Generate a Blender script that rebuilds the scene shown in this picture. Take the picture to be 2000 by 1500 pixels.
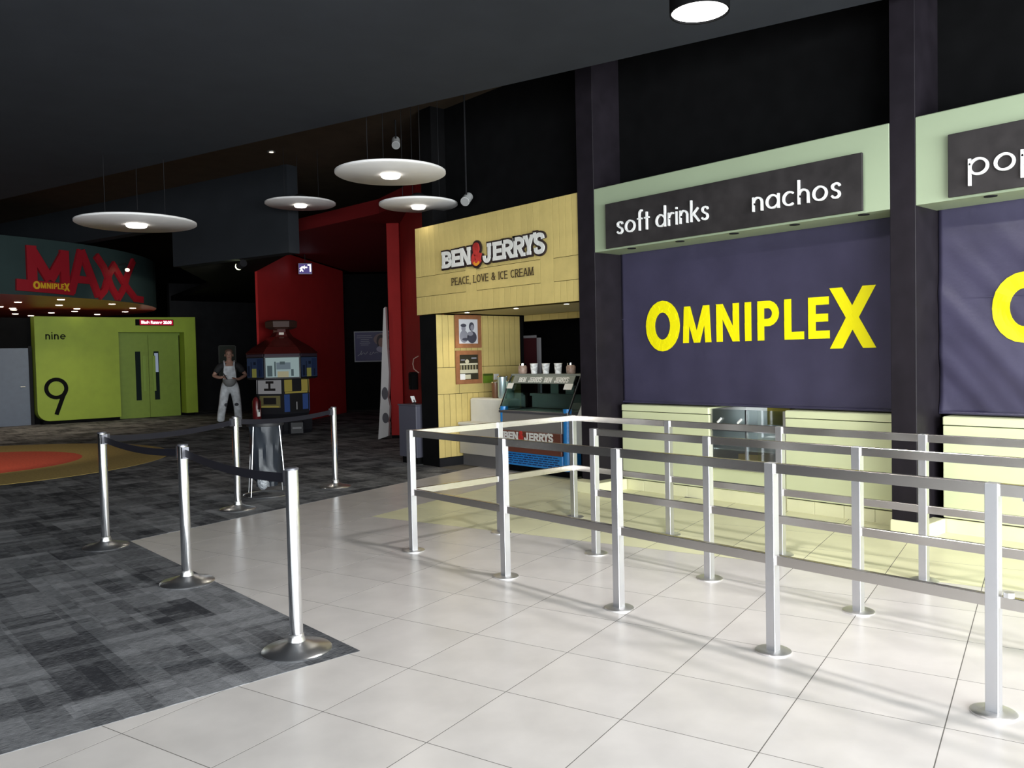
import bpy, math, random
from mathutils import Vector, Matrix
random.seed(7)
S = bpy.context.scene
for o in list(bpy.data.objects): bpy.data.objects.remove(o)
COL = S.collection
PI = math.pi

# ------------------------------------------------------------------ camera
# world: metres, X runs along the counters, Y towards them, Z up; eye 1.5 m over the floor
cam_d = bpy.data.cameras.new('camera'); cam = bpy.data.objects.new('camera', cam_d); COL.objects.link(cam)
cam_d.sensor_width = 36; cam_d.lens = 1619.13 / 2000 * 36; cam_d.clip_end = 200
yaw, pitch, roll = -0.8459, -0.0330, -0.0218
fw = Vector((math.sin(yaw)*math.cos(pitch), math.cos(yaw)*math.cos(pitch), math.sin(pitch)))
r0 = Vector((math.cos(yaw), -math.sin(yaw), 0)); u0 = r0.cross(fw)
rr = r0*math.cos(roll) + u0*math.sin(roll); uu = -r0*math.sin(roll) + u0*math.cos(roll)
cam.matrix_world = Matrix(((rr.x, uu.x, -fw.x, 0), (rr.y, uu.y, -fw.y, 0), (rr.z, uu.z, -fw.z, 1.5), (0, 0, 0, 1)))
S.camera = cam
# ------------------------------------------------------------------ world, daylight, exposure
W = bpy.data.worlds.new('world'); S.world = W; W.use_nodes = True
bg = W.node_tree.nodes['Background']; bg.inputs[0].default_value = (.75, .85, 1, 1); bg.inputs[1].default_value = .6
S.view_settings.view_transform = 'Standard'; S.view_settings.look = 'None'
S.view_settings.gamma = 1; S.view_settings.use_curve_mapping = False
S.view_settings.exposure = 0.0
def area(name, loc, target, sx, sy, power, color):
    d = bpy.data.lights.new(name, 'AREA'); d.shape = 'RECTANGLE'; d.size = sx; d.size_y = sy; d.energy = power; d.color = color
    o = bpy.data.objects.new(name, d); COL.objects.link(o); o.location = loc
    o.rotation_euler = (Vector(target)-Vector(loc)).to_track_quat('-Z', 'Y').to_euler(); return o
DAY = (.97, .97, 1)
# daylight at the glazed entrance front on the right-hand side (+X) and at the glazing behind the camera
area('daylight_entrance', (5.25, -.4, 1.7), (-20, -.4, 1.2), 12.6, 2.9, 3500, DAY)
area('daylight_rear', (.4, -7.2, 1.7), (-1.5, 10, .9), 8.6, 2.4, 330, DAY)

# ------------------------------------------------------------------ materials
MATS = {}
def mat(name, col, rough=.6, metal=0, spec=.5, noise=0, nscale=8, bump=0, bscale=60, emit=None, estr=0, rand=0, coat=0):
    if name in MATS: return MATS[name]
    m = bpy.data.materials.new(name); m.use_nodes = True; MATS[name] = m
    nt = m.node_tree; b = nt.nodes['Principled BSDF']
    b.inputs['Base Color'].default_value = (*col, 1); b.inputs['Roughness'].default_value = rough
    b.inputs['Metallic'].default_value = metal; b.inputs['Specular IOR Level'].default_value = spec
    if coat: b.inputs['Coat Weight'].default_value = coat; b.inputs['Coat Roughness'].default_value = .15
    if emit: b.inputs['Emission Color'].default_value = (*emit, 1); b.inputs['Emission Strength'].default_value = estr
    tc = nt.nodes.new('ShaderNodeTexCoord')
    out = None
    if noise:
        n = nt.nodes.new('ShaderNodeTexNoise'); n.inputs['Scale'].default_value = nscale; n.inputs['Detail'].default_value = 5
        nt.links.new(tc.outputs['Object'], n.inputs['Vector'])
        mr = nt.nodes.new('ShaderNodeMapRange'); mr.inputs[1].default_value = .3; mr.inputs[2].default_value = .7
        mr.inputs[3].default_value = 1-noise; mr.inputs[4].default_value = 1+noise
        nt.links.new(n.outputs['Fac'], mr.inputs[0])
        out = mr.outputs[0]
    if rand:
        oi = nt.nodes.new('ShaderNodeObjectInfo'); mr2 = nt.nodes.new('ShaderNodeMapRange')
        mr2.inputs[3].default_value = 1-rand; mr2.inputs[4].default_value = 1+rand
        nt.links.new(oi.outputs['Random'], mr2.inputs[0])
        if out:
            mm = nt.nodes.new('ShaderNodeMath'); mm.operation = 'MULTIPLY'
            nt.links.new(out, mm.inputs[0]); nt.links.new(mr2.outputs[0], mm.inputs[1]); out = mm.outputs[0]
        else: out = mr2.outputs[0]
    if out:
        mx = nt.nodes.new('ShaderNodeVectorMath'); mx.operation = 'SCALE'; mx.inputs[0].default_value = col
        nt.links.new(out, mx.inputs['Scale']); nt.links.new(mx.outputs[0], b.inputs['Base Color'])
    if bump:
        n2 = nt.nodes.new('ShaderNodeTexNoise'); n2.inputs['Scale'].default_value = bscale; n2.inputs['Detail'].default_value = 3
        nt.links.new(tc.outputs['Object'], n2.inputs['Vector'])
        bp = nt.nodes.new('ShaderNodeBump'); bp.inputs['Strength'].default_value = bump; bp.inputs['Distance'].default_value = .02
        nt.links.new(n2.outputs['Fac'], bp.inputs['Height']); nt.links.new(bp.outputs[0], b.inputs['Normal'])
    return m
def emis(name, col, st):
    if name in MATS: return MATS[name]
    m = bpy.data.materials.new(name); m.use_nodes = True; MATS[name] = m
    nt = m.node_tree; nt.nodes.clear(); e = nt.nodes.new('ShaderNodeEmission'); o = nt.nodes.new('ShaderNodeOutputMaterial')
    e.inputs[0].default_value = (*col, 1); e.inputs[1].default_value = st; nt.links.new(e.outputs[0], o.inputs[0]); return m
def thin_glass(name, tint, gloss=.1, rough=.03):
    if name in MATS: return MATS[name]
    m = bpy.data.materials.new(name); m.use_nodes = True; MATS[name] = m
    nt = m.node_tree; nt.nodes.clear(); t = nt.nodes.new('ShaderNodeBsdfTransparent'); g = nt.nodes.new('ShaderNodeBsdfGlossy')
    mx = nt.nodes.new('ShaderNodeMixShader'); o = nt.nodes.new('ShaderNodeOutputMaterial')
    t.inputs[0].default_value = (*tint, 1); g.inputs['Roughness'].default_value = rough; mx.inputs[0].default_value = gloss
    nt.links.new(t.outputs[0], mx.inputs[1]); nt.links.new(g.outputs[0], mx.inputs[2]); nt.links.new(mx.outputs[0], o.inputs[0]); return m

def carpet_mat():
    m = bpy.data.materials.new('carpet_blocks'); m.use_nodes = True; nt = m.node_tree; b = nt.nodes['Principled BSDF']
    N = nt.nodes.new; L = nt.links.new
    tc = N('ShaderNodeTexCoord')
    def cells(sx, sy, off):
        mp = N('ShaderNodeMapping'); mp.inputs['Scale'].default_value = (sx, sy, 0); mp.inputs['Location'].default_value = off
        L(tc.outputs['Object'], mp.inputs['Vector'])
        fl = N('ShaderNodeVectorMath'); fl.operation = 'FLOOR'; L(mp.outputs[0], fl.inputs[0])
        wn = N('ShaderNodeTexWhiteNoise'); wn.noise_dimensions = '2D'; L(fl.outputs[0], wn.inputs['Vector']); return wn.outputs['Value']
    def mth(op, a, c):
        n = N('ShaderNodeMath'); n.operation = op
        for i, v in enumerate((a, c)):
            if isinstance(v, (int, float)): n.inputs[i].default_value = v
            else: L(v, n.inputs[i])
        return n.outputs[0]
    big = cells(2.3, 3.1, (.3, .1, 0)); mid = cells(5.1, 6.3, (.7, .4, 0)); thin = cells(12, 2.3, (.2, .9, 0)); thin2 = cells(2.6, 13, (.6, .2, 0))
    v = mth('ADD', mth('MULTIPLY', big, .42), mth('MULTIPLY', mid, .26))
    v = mth('ADD', v, mth('MULTIPLY', mth('GREATER_THAN', thin, .72), .16))
    v = mth('SUBTRACT', v, mth('MULTIPLY', mth('GREATER_THAN', thin2, .72), .13))
    mp = N('ShaderNodeMapping'); mp.inputs['Scale'].default_value = (160, 22, 1); L(tc.outputs['Object'], mp.inputs['Vector'])
    ns = N('ShaderNodeTexNoise'); ns.inputs['Scale'].default_value = 1; ns.inputs['Detail'].default_value = 3; L(mp.outputs[0], ns.inputs['Vector'])
    v = mth('ADD', v, mth('MULTIPLY', mth('SUBTRACT', ns.outputs['Fac'], .5), 1.25))
    cr = N('ShaderNodeValToRGB'); L(v, cr.inputs[0])
    e = cr.color_ramp.elements; e[0].position = 0; e[0].color = (.034, .035, .041, 1); e[1].position = .8; e[1].color = (.26, .265, .28, 1)
    L(cr.outputs[0], b.inputs['Base Color']); b.inputs['Roughness'].default_value = .95; b.inputs['Specular IOR Level'].default_value = .1
    n2 = N('ShaderNodeTexNoise'); n2.inputs['Scale'].default_value = 220; L(tc.outputs['Object'], n2.inputs['Vector'])
    bp = N('ShaderNodeBump'); bp.inputs['Strength'].default_value = .6; bp.inputs['Distance'].default_value = .006
    L(n2.outputs['Fac'], bp.inputs['Height']); L(bp.outputs[0], b.inputs['Normal']); return m

GREYTILE = mat('grey_porcelain', (.62, .585, .565), .28, noise=.09, nscale=3.5, rand=.03, spec=.5)
YELTILE = mat('pale_yellow_porcelain', (.80, .78, .52), .34, noise=.05, nscale=3, rand=.03)
GROUT = mat('grout', (.15, .14, .13), .95, spec=0)
STEEL = mat('brushed_steel', (.78, .77, .77), .4, 1)
RAILST = mat('rail_steel', (.68, .645, .615), .27, 1)
POSTST = mat('post_steel', (.66, .66, .69), .42, 1)
CHROME = mat('polished_chrome', (.86, .87, .9), .12, 1)
BLACK = mat('matt_black', (.0045, .0045, .005), .8, spec=.08, noise=.2, nscale=5)
NEARBLK = mat('charcoal_paint', (.013, .013, .015), .7, spec=.15, noise=.15, nscale=4)
PILLAR = mat('pillar_plum_black', (.0135, .011, .015), .5, spec=.15, noise=.2, nscale=6)
PALEGREEN = mat('pale_green_laminate', (.66, .69, .44), .4, noise=.03, nscale=2)
SIGNGREEN = mat('sign_green_paint', (.32, .385, .26), .55, noise=.03, nscale=2)
BOARD = mat('dark_board', (.028, .025, .026), .6, spec=.2, noise=.25, nscale=7)
WHITE = mat('white_acrylic', (.82, .82, .82), .35)
OFFWHITE = mat('white_plastic', (.7, .7, .68), .4, noise=.03)
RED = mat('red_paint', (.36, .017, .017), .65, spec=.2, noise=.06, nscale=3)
GREEN = mat('lime_green_paint', (.24, .33, .025), .6, noise=.06, nscale=3)
BJYEL = mat('yellow_board', (.60, .47, .175), .65, spec=.25, noise=.07, nscale=6, rand=.05)
BJGAP = mat('yellow_board_joint', (.07, .05, .018), .95, spec=0)
BROWN = mat('frame_brown_wood', (.30, .125, .055), .5, noise=.15, nscale=14)

# ------------------------------------------------------------------ helpers
class MB:
    def __init__(s): s.v = []; s.f = []
    def face(s, pts):
        i = len(s.v); s.v += [tuple(p) for p in pts]; s.f.append(tuple(range(i, i+len(pts)))); return s
    def box(s, x0, x1, y0, y1, z0, z1):
        i = len(s.v)
        s.v += [(x0,y0,z0),(x1,y0,z0),(x1,y1,z0),(x0,y1,z0),(x0,y0,z1),(x1,y0,z1),(x1,y1,z1),(x0,y1,z1)]
        for q in ((3,2,1,0),(4,5,6,7),(0,1,5,4),(1,2,6,5),(2,3,7,6),(3,0,4,7)): s.f.append(tuple(i+k for k in q))
        return s
    def bbox(s, x0, x1, y0, y1, z0, z1, b=.01):          # box with chamfered upright and top edges
        def ring(x0, x1, y0, y1, c, z): return [(x0+c,y0,z),(x1-c,y0,z),(x1,y0+c,z),(x1,y1-c,z),(x1-c,y1,z),(x0+c,y1,z),(x0,y1-c,z),(x0,y0+c,z)]
        return s.loft([ring(x0,x1,y0,y1,b,z0), ring(x0,x1,y0,y1,b,z1-b), ring(x0+b,x1-b,y0+b,y1-b,b*.5,z1)])
    def loft(s, rings, cap=True, closed=True):
        i = len(s.v); n = len(rings[0])
        for r in rings: s.v += [tuple(p) for p in r]
        for k in range(len(rings)-1):
            for j in range(n if closed else n-1):
                a = i+k*n+j; b = i+k*n+(j+1) % n; s.f.append((a, b, b+n, a+n))
        if cap: s.f.append(tuple(range(i+n-1, i-1, -1))); s.f.append(tuple(range(i+(len(rings)-1)*n, i+len(rings)*n)))
        return s
    def lathe(s, prof, c=(0,0,0), n=24, cap=True):
        return s.loft([[(c[0]+r*math.cos(2*PI*k/n), c[1]+r*math.sin(2*PI*k/n), c[2]+z) for k in range(n)] for r, z in prof], cap)
    def tube(s, pts, r, n=8, r2=None):
        pts = [Vector(p) for p in pts]; rings = []; prev = None
        for k, p in enumerate(pts):
            t = (pts[min(k+1, len(pts)-1)]-pts[max(k-1, 0)]).normalized()
            a = Vector((0,0,1)) if abs(t.z) < .95 else Vector((1,0,0))
            if prev is not None: a = prev
            x = (a-t*a.dot(t)).normalized(); y = t.cross(x); prev = x
            rad = r if r2 is None else r+(r2-r)*k/(len(pts)-1)
            rings.append([p+x*rad*math.cos(2*PI*j/n)+y*rad*math.sin(2*PI*j/n) for j in range(n)])
        return s.loft(rings)
    def ring(s, c, R, r, n=32, m=6):
        i = len(s.v)
        for a in range(n):
            for b in range(m):
                q = R+r*math.cos(2*PI*b/m); s.v.append((c[0]+q*math.cos(2*PI*a/n), c[1]+q*math.sin(2*PI*a/n), c[2]+r*math.sin(2*PI*b/m)))
        for a in range(n):
            for b in range(m):
                s.f.append((i+a*m+b, i+((a+1)%n)*m+b, i+((a+1)%n)*m+(b+1)%m, i+a*m+(b+1)%m))
        return s
    def sph(s, c, rx, ry, rz, n=16, m=10):
        return s.loft([[(c[0]+rx*math.sin(PI*k/m)*math.cos(2*PI*j/n), c[1]+ry*math.sin(PI*k/m)*math.sin(2*PI*j/n), c[2]-rz*math.cos(PI*k/m)) for j in range(n)] for k in ([.05]+list(range(1, m))+[m-.05])])
    def prism(s, poly, z0, z1):
        return s.loft([[(x,y,z0) for x,y in poly], [(x,y,z1) for x,y in poly]])
    def mesh(s, name, m, smooth=False):
        me = bpy.data.meshes.new(name); me.from_pydata(s.v, [], s.f); me.update()
        if m: me.materials.append(m)
        if smooth:
            for p in me.polygons: p.use_smooth = True
            me.set_sharp_from_angle(angle=math.radians(38))
        return me
    def build(s, name, m, parent=None, smooth=False, label=None):
        o = bpy.data.objects.new(name, s.mesh(name, m, smooth)); COL.objects.link(o)
        if parent: o.parent = parent
        if label: o['label'] = label
        return o
def tag(o, label, cat, group=None):
    o['label'] = label; o['category'] = cat
    if group: o['group'] = group
    return o
def thing(name, label, cat, loc=(0,0,0), rz=0, group=None):
    o = bpy.data.objects.new(name, None); COL.objects.link(o); o.location = loc; o.rotation_euler = (0,0,rz); o.empty_display_size = .1
    return tag(o, label, cat, group)
def struct(name, mb, m, label=None, smooth=False):
    o = mb.build(name, m, None, smooth) if mb else bpy.data.objects.new(name, None)
    if not mb: COL.objects.link(o)
    o['kind'] = 'structure'
    if label: o['label'] = label
    return o
def copy_tree(o, parent=None):
    c = o.copy(); COL.objects.link(c); c.parent = parent
    for ch in list(o.children): copy_tree(ch, c)
    return c

# ---- lettering: strokes -> solid ribbons
def arc(cx, cy, rx, ry, a0, a1, n=10):
    return [(cx+rx*math.cos(math.radians(a0+(a1-a0)*k/n)), cy+ry*math.sin(math.radians(a0+(a1-a0)*k/n))) for k in range(n+1)]
def smooth_path(p, n=5):
    out = []
    for i in range(len(p)-1):
        a = p[max(i-1,0)]; b = p[i]; c = p[i+1]; d = p[min(i+2,len(p)-1)]
        for k in range(n):
            t = k/n
            out.append(tuple(.5*(2*b[j]+(c[j]-a[j])*t+(2*a[j]-5*b[j]+4*c[j]-d[j])*t*t+(3*b[j]-a[j]-3*c[j]+d[j])*t**3) for j in (0,1)))
    return out+[p[-1]]
def ribbon(pts, w, closed=False):
    n = len(pts); L = []; R = []
    for i in range(n):
        if closed: a, c = pts[i-1], pts[(i+1) % n]
        else: a, c = pts[max(i-1,0)], pts[min(i+1,n-1)]
        b = pts[i]
        d1 = (b[0]-a[0], b[1]-a[1]); d2 = (c[0]-b[0], c[1]-b[1])
        l1 = math.hypot(*d1); l2 = math.hypot(*d2)
        if l1 < 1e-9: d1 = d2; l1 = l2
        if l2 < 1e-9: d2 = d1; l2 = l1
        n1 = (-d1[1]/l1, d1[0]/l1); n2 = (-d2[1]/l2, d2[0]/l2)
        mx, my = n1[0]+n2[0], n1[1]+n2[1]; ml = math.hypot(mx, my) or 1; mx /= ml; my /= ml
        k = min(1.6, 1/max(.3, mx*n1[0]+my*n1[1]))*w/2
        L.append((b[0]+mx*k, b[1]+my*k)); R.append((b[0]-mx*k, b[1]-my*k))
    q = []
    for i in range(n if closed else n-1):
        j = (i+1) % n; q.append((L[i], R[i], R[j], L[j]))
    return q
CAP = {
 'O': [('R', arc(.5,.5,.5,.5,0,345,23), True)],
 'M': [('D',0,0,.07,1),('D',1,0,.93,1),('D',.08,1,.5,.0),('D',.92,1,.5,.0)],
 'N': [('V',0,0,1),('V',1,0,1),('D',0,1,1,0)], 'I': [('V',.5,0,1)],
 'P': [('V',0,0,1),('R',[(0,1),(.45,1)]+arc(.5,.72,.5,.28,80,-80,8)+[(.45,.44),(0,.44)],False)],
 'L': [('V',0,0,1),('H',0,0,1)], 'E': [('V',0,0,1),('H',0,0,1),('H',1,0,.97),('H',.5,0,.93)],
 'X': [('D',0,0,1,1),('D',0,1,1,0)],
 'B': [('V',0,0,1),('R',[(0,1),(.4,1)]+arc(.45,.77,.45,.23,80,-80,7)+[(.4,.54),(0,.54)],False),('R',[(0,.52),(.45,.52)]+arc(.5,.26,.5,.26,80,-80,7)+[(.4,0),(0,0)],False)],
 'R': [('V',0,0,1),('R',[(0,1),(.4,1)]+arc(.45,.74,.5,.26,80,-80,7)+[(.4,.48),(0,.48)],False),('D',.45,.5,1,0)],
 'Y': [('D',0,1,.5,.45),('D',1,1,.5,.45),('V',.5,0,.52)],
 'J': [('V',.68,.25,1),('R',[(.68,.3)]+arc(.34,.27,.34,.27,0,-180,9)+[(0,.36)],False)],
 'S': [('R',smooth_path([(.97,.74),(.88,.93),(.5,1),(.1,.9),(.05,.68),(.3,.55),(.72,.44),(.97,.28),(.86,.07),(.48,0),(.1,.08),(.02,.28)],4),False)],
 'C': [('R',arc(.55,.5,.55,.5,50,310,14),False)], 'A': [('D',0,0,.5,1),('D',1,0,.5,1),('H',.32,.2,.8)],
 'V': [('D',0,1,.5,0),('D',1,1,.5,0)], "'": [('D',.5,.74,.6,1.05)], ',': [('D',.2,-.16,.6,.1)],
 '&': [('R',smooth_path([(1,.55),(.8,.2),(.45,0),(.08,.12),(.05,.35),(.35,.55),(.68,.75),(.6,.97),(.35,.97),(.25,.78),(.5,.45),(1,0)],4),False)],
}
SERIF = {'B':[(0,0),(0,1)],'E':[(0,0),(0,1)],'N':[(0,0),(0,1),(1,1),(1,0)],'J':[(.68,1)],'R':[(0,0),(0,1),(1,0)],'Y':[(0,1),(1,1),(.5,0)],'P':[(0,0),(0,1)],
         'A':[(0,0),(1,0)],'L':[(0,0),(0,1)],'V':[(0,1),(1,1)],'I':[(.5,0),(.5,1)],'M':[(0,0),(1,0),(.07,1),(.93,1)]}
def cap_quads(ch, x0, x1, y0, y1, w, grow=0, serif=0, sh=None):
    x0 -= grow; x1 += grow; y0 -= grow; y1 += grow; w += 2*grow; h = w/2; q = []
    fx = lambda u: x0+h+(x1-x0-w)*u
    fy = lambda v: y0+h+(y1-y0-w)*v
    gx = lambda u: x0+(x1-x0)*u
    gy = lambda v: y0+(y1-y0)*v
    for p in CAP[ch]:
        if p[0] == 'V': X = fx(p[1]); q.append(((X-h,gy(p[2])),(X+h,gy(p[2])),(X+h,gy(p[3])),(X-h,gy(p[3]))))
        elif p[0] == 'H': Y = fy(p[1]); q.append(((gx(p[2]),Y-h),(gx(p[3]),Y-h),(gx(p[3]),Y+h),(gx(p[2]),Y+h)))
        elif p[0] == 'D':
            a = (fx(p[1]), gy(p[2])); b = (fx(p[3]), gy(p[4])); l = math.hypot(b[0]-a[0], b[1]-a[1]); k = h*min(2.2, l/max(1e-6, abs(b[1]-a[1])))
            q.append(((a[0]-k,a[1]),(a[0]+k,a[1]),(b[0]+k,b[1]),(b[0]-k,b[1])))
        else: q += ribbon([(fx(u), fy(v)) for u, v in p[1]], w, p[2])
    if serif and ch in SERIF:
        t = (sh or w*.5)
        for u, v in SERIF[ch]:
            X = fx(u); Y0 = gy(v) if v == 0 else gy(v)-t
            q.append(((X-h-serif,Y0),(X+h+serif,Y0),(X+h+serif,Y0+t),(X-h-serif,Y0+t)))
    return q
def low_quads(ch, w):
    h = w/2; r = .5-h; q = []
    st = lambda x, a, b: [((x-h,a),(x+h,a),(x+h,b),(x-h,b))]
    circ = ribbon(arc(.5,.5,r,r,0,345,23), w, True)
    if ch == 'o': return circ, 1
    if ch == 'a': return circ+st(1-h,0,1), 1
    if ch == 'd': return circ+st(1-h,0,1.62), 1
    if ch == 'p': return circ+st(h,-.55,1), 1
    if ch == 'c': return ribbon(arc(.5,.5,r,r,52,308,16), w), .86
    if ch == 'e': return ribbon([(.06,.5),(1-h,.5)]+arc(.5,.5,r,r,0,310,18), w*.95), 1
    arch = ribbon([(h,.45)]+arc(.4,.6,.4-h,.4-h,180,0,10)+[(.8-h,0)], w)
    if ch == 'n': return st(h,0,1)+arch, .8
    if ch == 'h': return st(h,0,1.62)+arch, .8
    if ch == 'r': return st(h,0,1)+ribbon([(h,.5)]+arc(.42,.58,.42-h,.42-h,180,65,7), w), .52
    if ch == 'i': return st(h,0,1)+st(h,1.18,1.18+w*1.1), w
    if ch == 'k': return st(h,0,1.62)+ribbon([(h,.42),(.72,1.0)], w)+ribbon([(.3,.58),(.8,0)], w), .78
    if ch == 't': return st(.22,0,1.4)+[((0,1-w*.9),(.46,1-w*.9),(.46,1),(0,1))], .46
    if ch == 'f': return ribbon([(.2,0),(.2,1.3)]+arc(.2+.22,1.32,.22,.26,180,75,6), w)+[((0,1-w*.9),(.46,1-w*.9),(.46,1),(0,1))], .44
    if ch == 's': return ribbon(smooth_path([(.58,.78),(.5,.93),(.31,.95),(.12,.86),(.12,.68),(.3,.54),(.5,.42),(.56,.22),(.42,.07),(.22,.06),(.06,.2)],4), w), .62
    return [], .45
def add_quads(mb, quads, M, d0, d1):
    for qi, q in enumerate(quads):
        d2 = d1+(qi % 7)*.0004
        ar = sum(q[i][0]*q[(i+1)%4][1]-q[(i+1)%4][0]*q[i][1] for i in range(4))
        if ar < 0: q = q[::-1]
        f = [M(u,v,d2) for u,v in q]; b = [M(u,v,d0) for u,v in q]
        i = len(mb.v); mb.v += f+b; mb.f.append((i,i+1,i+2,i+3))
        for k in range(4): mb.f.append((i+k, i+4+k, i+4+(k+1)%4, i+(k+1)%4))
def word_low(word, x0, x1, base, xh, w, track=.25):
    parts = []; x = 0
    for c in word:
        q, adv = low_quads(c, w)
        parts.append((q, x)); x += adv+track
    x -= track; sx = (x1-x0)/x; out = []
    for q, ox in parts: out.append([tuple((x0+(u+ox)*sx, base+v*xh) for u, v in k) for k in q])
    return out
def MY(y): return lambda u, v, d: (u, y-d, v)          # lettering that faces -Y
def MX(x): return lambda u, v, d: (x+d, u, v)          # lettering that faces +X

def dice2(q, n=6):
    out = []
    for a, b, c, d in q:
        at = lambda i, j: tuple(((a[k]*(1-i)+b[k]*i)*(1-j)+(d[k]*(1-i)+c[k]*i)*j) for k in (0, 1))
        n1 = max(1, min(24, int(math.hypot(b[0]-a[0], b[1]-a[1])/.025))); n2 = max(1, min(24, int(math.hypot(d[0]-a[0], d[1]-a[1])/.025)))
        out += [(at(i/n1,j/n2), at((i+1)/n1,j/n2), at((i+1)/n1,(j+1)/n2), at(i/n1,(j+1)/n2)) for i in range(n1) for j in range(n2)]
    return out
OMNI = [('O',0,.179,-.034,.216),('M',.194,.333,0,.150),('N',.358,.463,0,.150),('I',.489,.518,0,.150),('P',.545,.636,0,.150),('L',.658,.737,0,.150),('E',.754,.835,0,.150),('X',.838,1,-.040,.208)]
def omniplex(mat_, par, M, x0, width, base, d0, d1, ys=1.0):
    for ch, a, b, y0, y1 in OMNI:
        mb = MB()
        big = ch in 'OX'
        yb = base+width*y0*ys; yt = base+width*y1*ys
        w = width*(.049 if ch == 'O' else .041 if ch == 'X' else .0285)
        if ch == 'O': y0 = yb; yb = base-width*.032; yt = base+width*.182
        if ch == 'X': yb = base-width*.037; yt = base+width*.178
        add_quads(mb, dice2(cap_quads(ch, x0+width*a, x0+width*b, yb, yt, w)), M, d0, d1); mb.build('letter', mat_, par)
BJ = [('B',0,.106,0,.9),('E',.112,.2,0,.9),('N',.205,.31,0,.92),('J',.445,.545,-.05,.93),('E',.55,.635,0,.93),('R',.64,.745,0,.95),('R',.75,.85,0,.97),('Y',.845,.935,.02,.97),("'",.925,.96,.2,1.0),('S',.935,1.03,-.02,1.0)]
def ben_jerry(x0, width, base, hgt, grow=0, rise=0):
    q = []
    for ch, a, b, y0, y1 in BJ:
        w = width*(.0265 if ch not in "'" else .022)
        q.append(cap_quads(ch, x0+width*a, x0+width*b, base+hgt*y0, base+hgt*y1, w, grow, serif=0 if ch == 'S' else width*.005, sh=hgt*.17))
    return q
def bj_amp(x0, width, base, hgt, grow=0):
    return cap_quads('&', x0+width*.325, x0+width*.43, base-hgt*.12, base+hgt*1.08, width*.034, grow)

# ================================================================== STRUCTURE
# ---- tiled floor: porcelain grid turned 15.6 degrees against the counters
ANG = math.radians(15.6); TU = Vector((math.cos(ANG), math.sin(ANG))); TV = Vector((-math.sin(ANG), math.cos(ANG)))
T0 = Vector((-2.784, 2.389)); TS = .566; GAP = .0045
def tile_xy(u, v): return T0+TU*(u*TS)+TV*(v*TS)
def clip(poly, a, b, c):                      # keep a*x+b*y <= c
    out = []
    for i in range(len(poly)):
        p, q = poly[i], poly[(i+1) % len(poly)]
        dp = a*p[0]+b*p[1]-c; dq = a*q[0]+b*q[1]-c
        if dp <= 0: out.append(p)
        if dp*dq < 0: t = dp/(dp-dq); out.append((p[0]+(q[0]-p[0])*t, p[1]+(q[1]-p[1])*t))
    return out
floor = struct('floor', MB().prism([(-9.6,-7.4),(5.4,-7.4),(5.4,8.6),(-9.6,8.6)], -.08, -.0003), GROUT, 'tiled foyer floor of grey and pale yellow porcelain')
def seen(p):
    d = Vector((p[0], p[1], -1.5)); w = d.dot(fw)
    if w < .3: return False
    x = 1000+1619*d.dot(rr)/w; y = 750-1619*d.dot(uu)/w
    return -160 < x < 2160 and y < 1640
def tile_poly(c, k):
    h = TS/2-GAP/2-k; return [tuple(c+TU*(h*a)+TV*(h*b)) for a, b in ((-1,-1),(1,-1),(1,1),(-1,1))]
h = TS/2-GAP/2
full_mb = MB().box(-h,h,-h,h,-.012,0)
full = {'g': full_mb.mesh('tile', GREYTILE), 'y': full_mb.mesh('tile', YELTILE)}
rest = {'g': MB(), 'y': MB()}
CX, CY = -3.705, 2.195
cnt = 0
for v in range(-18, 12):
    for u in range(-8, 18):
        c = tile_xy(u+.5, v+.5)
        if not (-9.5 < c.x < 5.3 and -7.3 < c.y < 8.4): continue
        if c.x > -6.3 and c.y > 7.3: continue
        kind = 'y' if (u >= -6 and v >= 5) else 'g'
        poly = tile_poly(c, 0)
        if all(x > CX or y > CY for x, y in poly) and not (min(x for x,_ in poly) < CX and min(y for _,y in poly) < CY):
            pieces = None
        else:
            a = clip(poly, -1, 0, -CX); b = clip(clip(poly, 1, 0, CX), 0, -1, -CY)
            pieces = [p for p in (a, b) if len(p) > 2]
            if not pieces: continue
        if seen(c) and (c-Vector((-3,3))).length < 9.5:
            if pieces is None:
                o = bpy.data.objects.new('tile', full[kind]); COL.objects.link(o); o.location = (c.x, c.y, 0); o.rotation_euler.z = ANG
            else:
                mb = MB()
                for p in pieces: mb.prism(p, -.012, 0)
                o = mb.build('tile', GREYTILE)
            o.parent = floor; cnt += 1
        else:
            for p in (pieces or [poly]): rest[kind].prism(p, -.012, 0)
for k, m in (('g', GREYTILE), ('y', YELTILE)):
    if rest[k].v:
        o = rest[k].build('tile', m, floor); o['kind'] = 'stuff'
print('floor tiles', cnt)
# ---- carpet
V0 = tile_xy(-8, 0); t1 = (CY-V0.y)/TV.y; t2 = (6.74-V0.y)/TV.y
cp = [(CX,-7.4),(CX,CY),(V0.x+TV.x*t1, CY),(V0.x+TV.x*t2, 6.74),(-9.6,6.74),(-9.6,17.2),(-31.6,17.2),(-31.6,-7.4)]
carpet = struct('floor_carpet', MB().prism(cp, -.08, .002), carpet_mat(), 'dark grey block-patterned carpet')
def disc_mb(c, r, z0, z1, n=72): return MB().lathe([(r,z0),(r,z1)], (c[0],c[1],0), n)
inlay = thing('carpet_inlay', 'round yellow carpet inlay with red centre on the dark carpet below the red canopy', 'carpet inlay', (-15.4,1.95,.002))
MB().lathe([(3.16,0),(3.16,.004),(1.83,.004)], (0,0,0), 80).build('outer_ring', mat('ochre_carpet', (.42,.30,.085), .95, noise=.15, nscale=30), inlay)
MB().lathe([(1.83,.0),(1.83,.005)], (0,0,0), 64).build('centre_disc', mat('red_carpet', (.62,.085,.04), .95, noise=.15, nscale=30), inlay, label='red centre disc')

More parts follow.
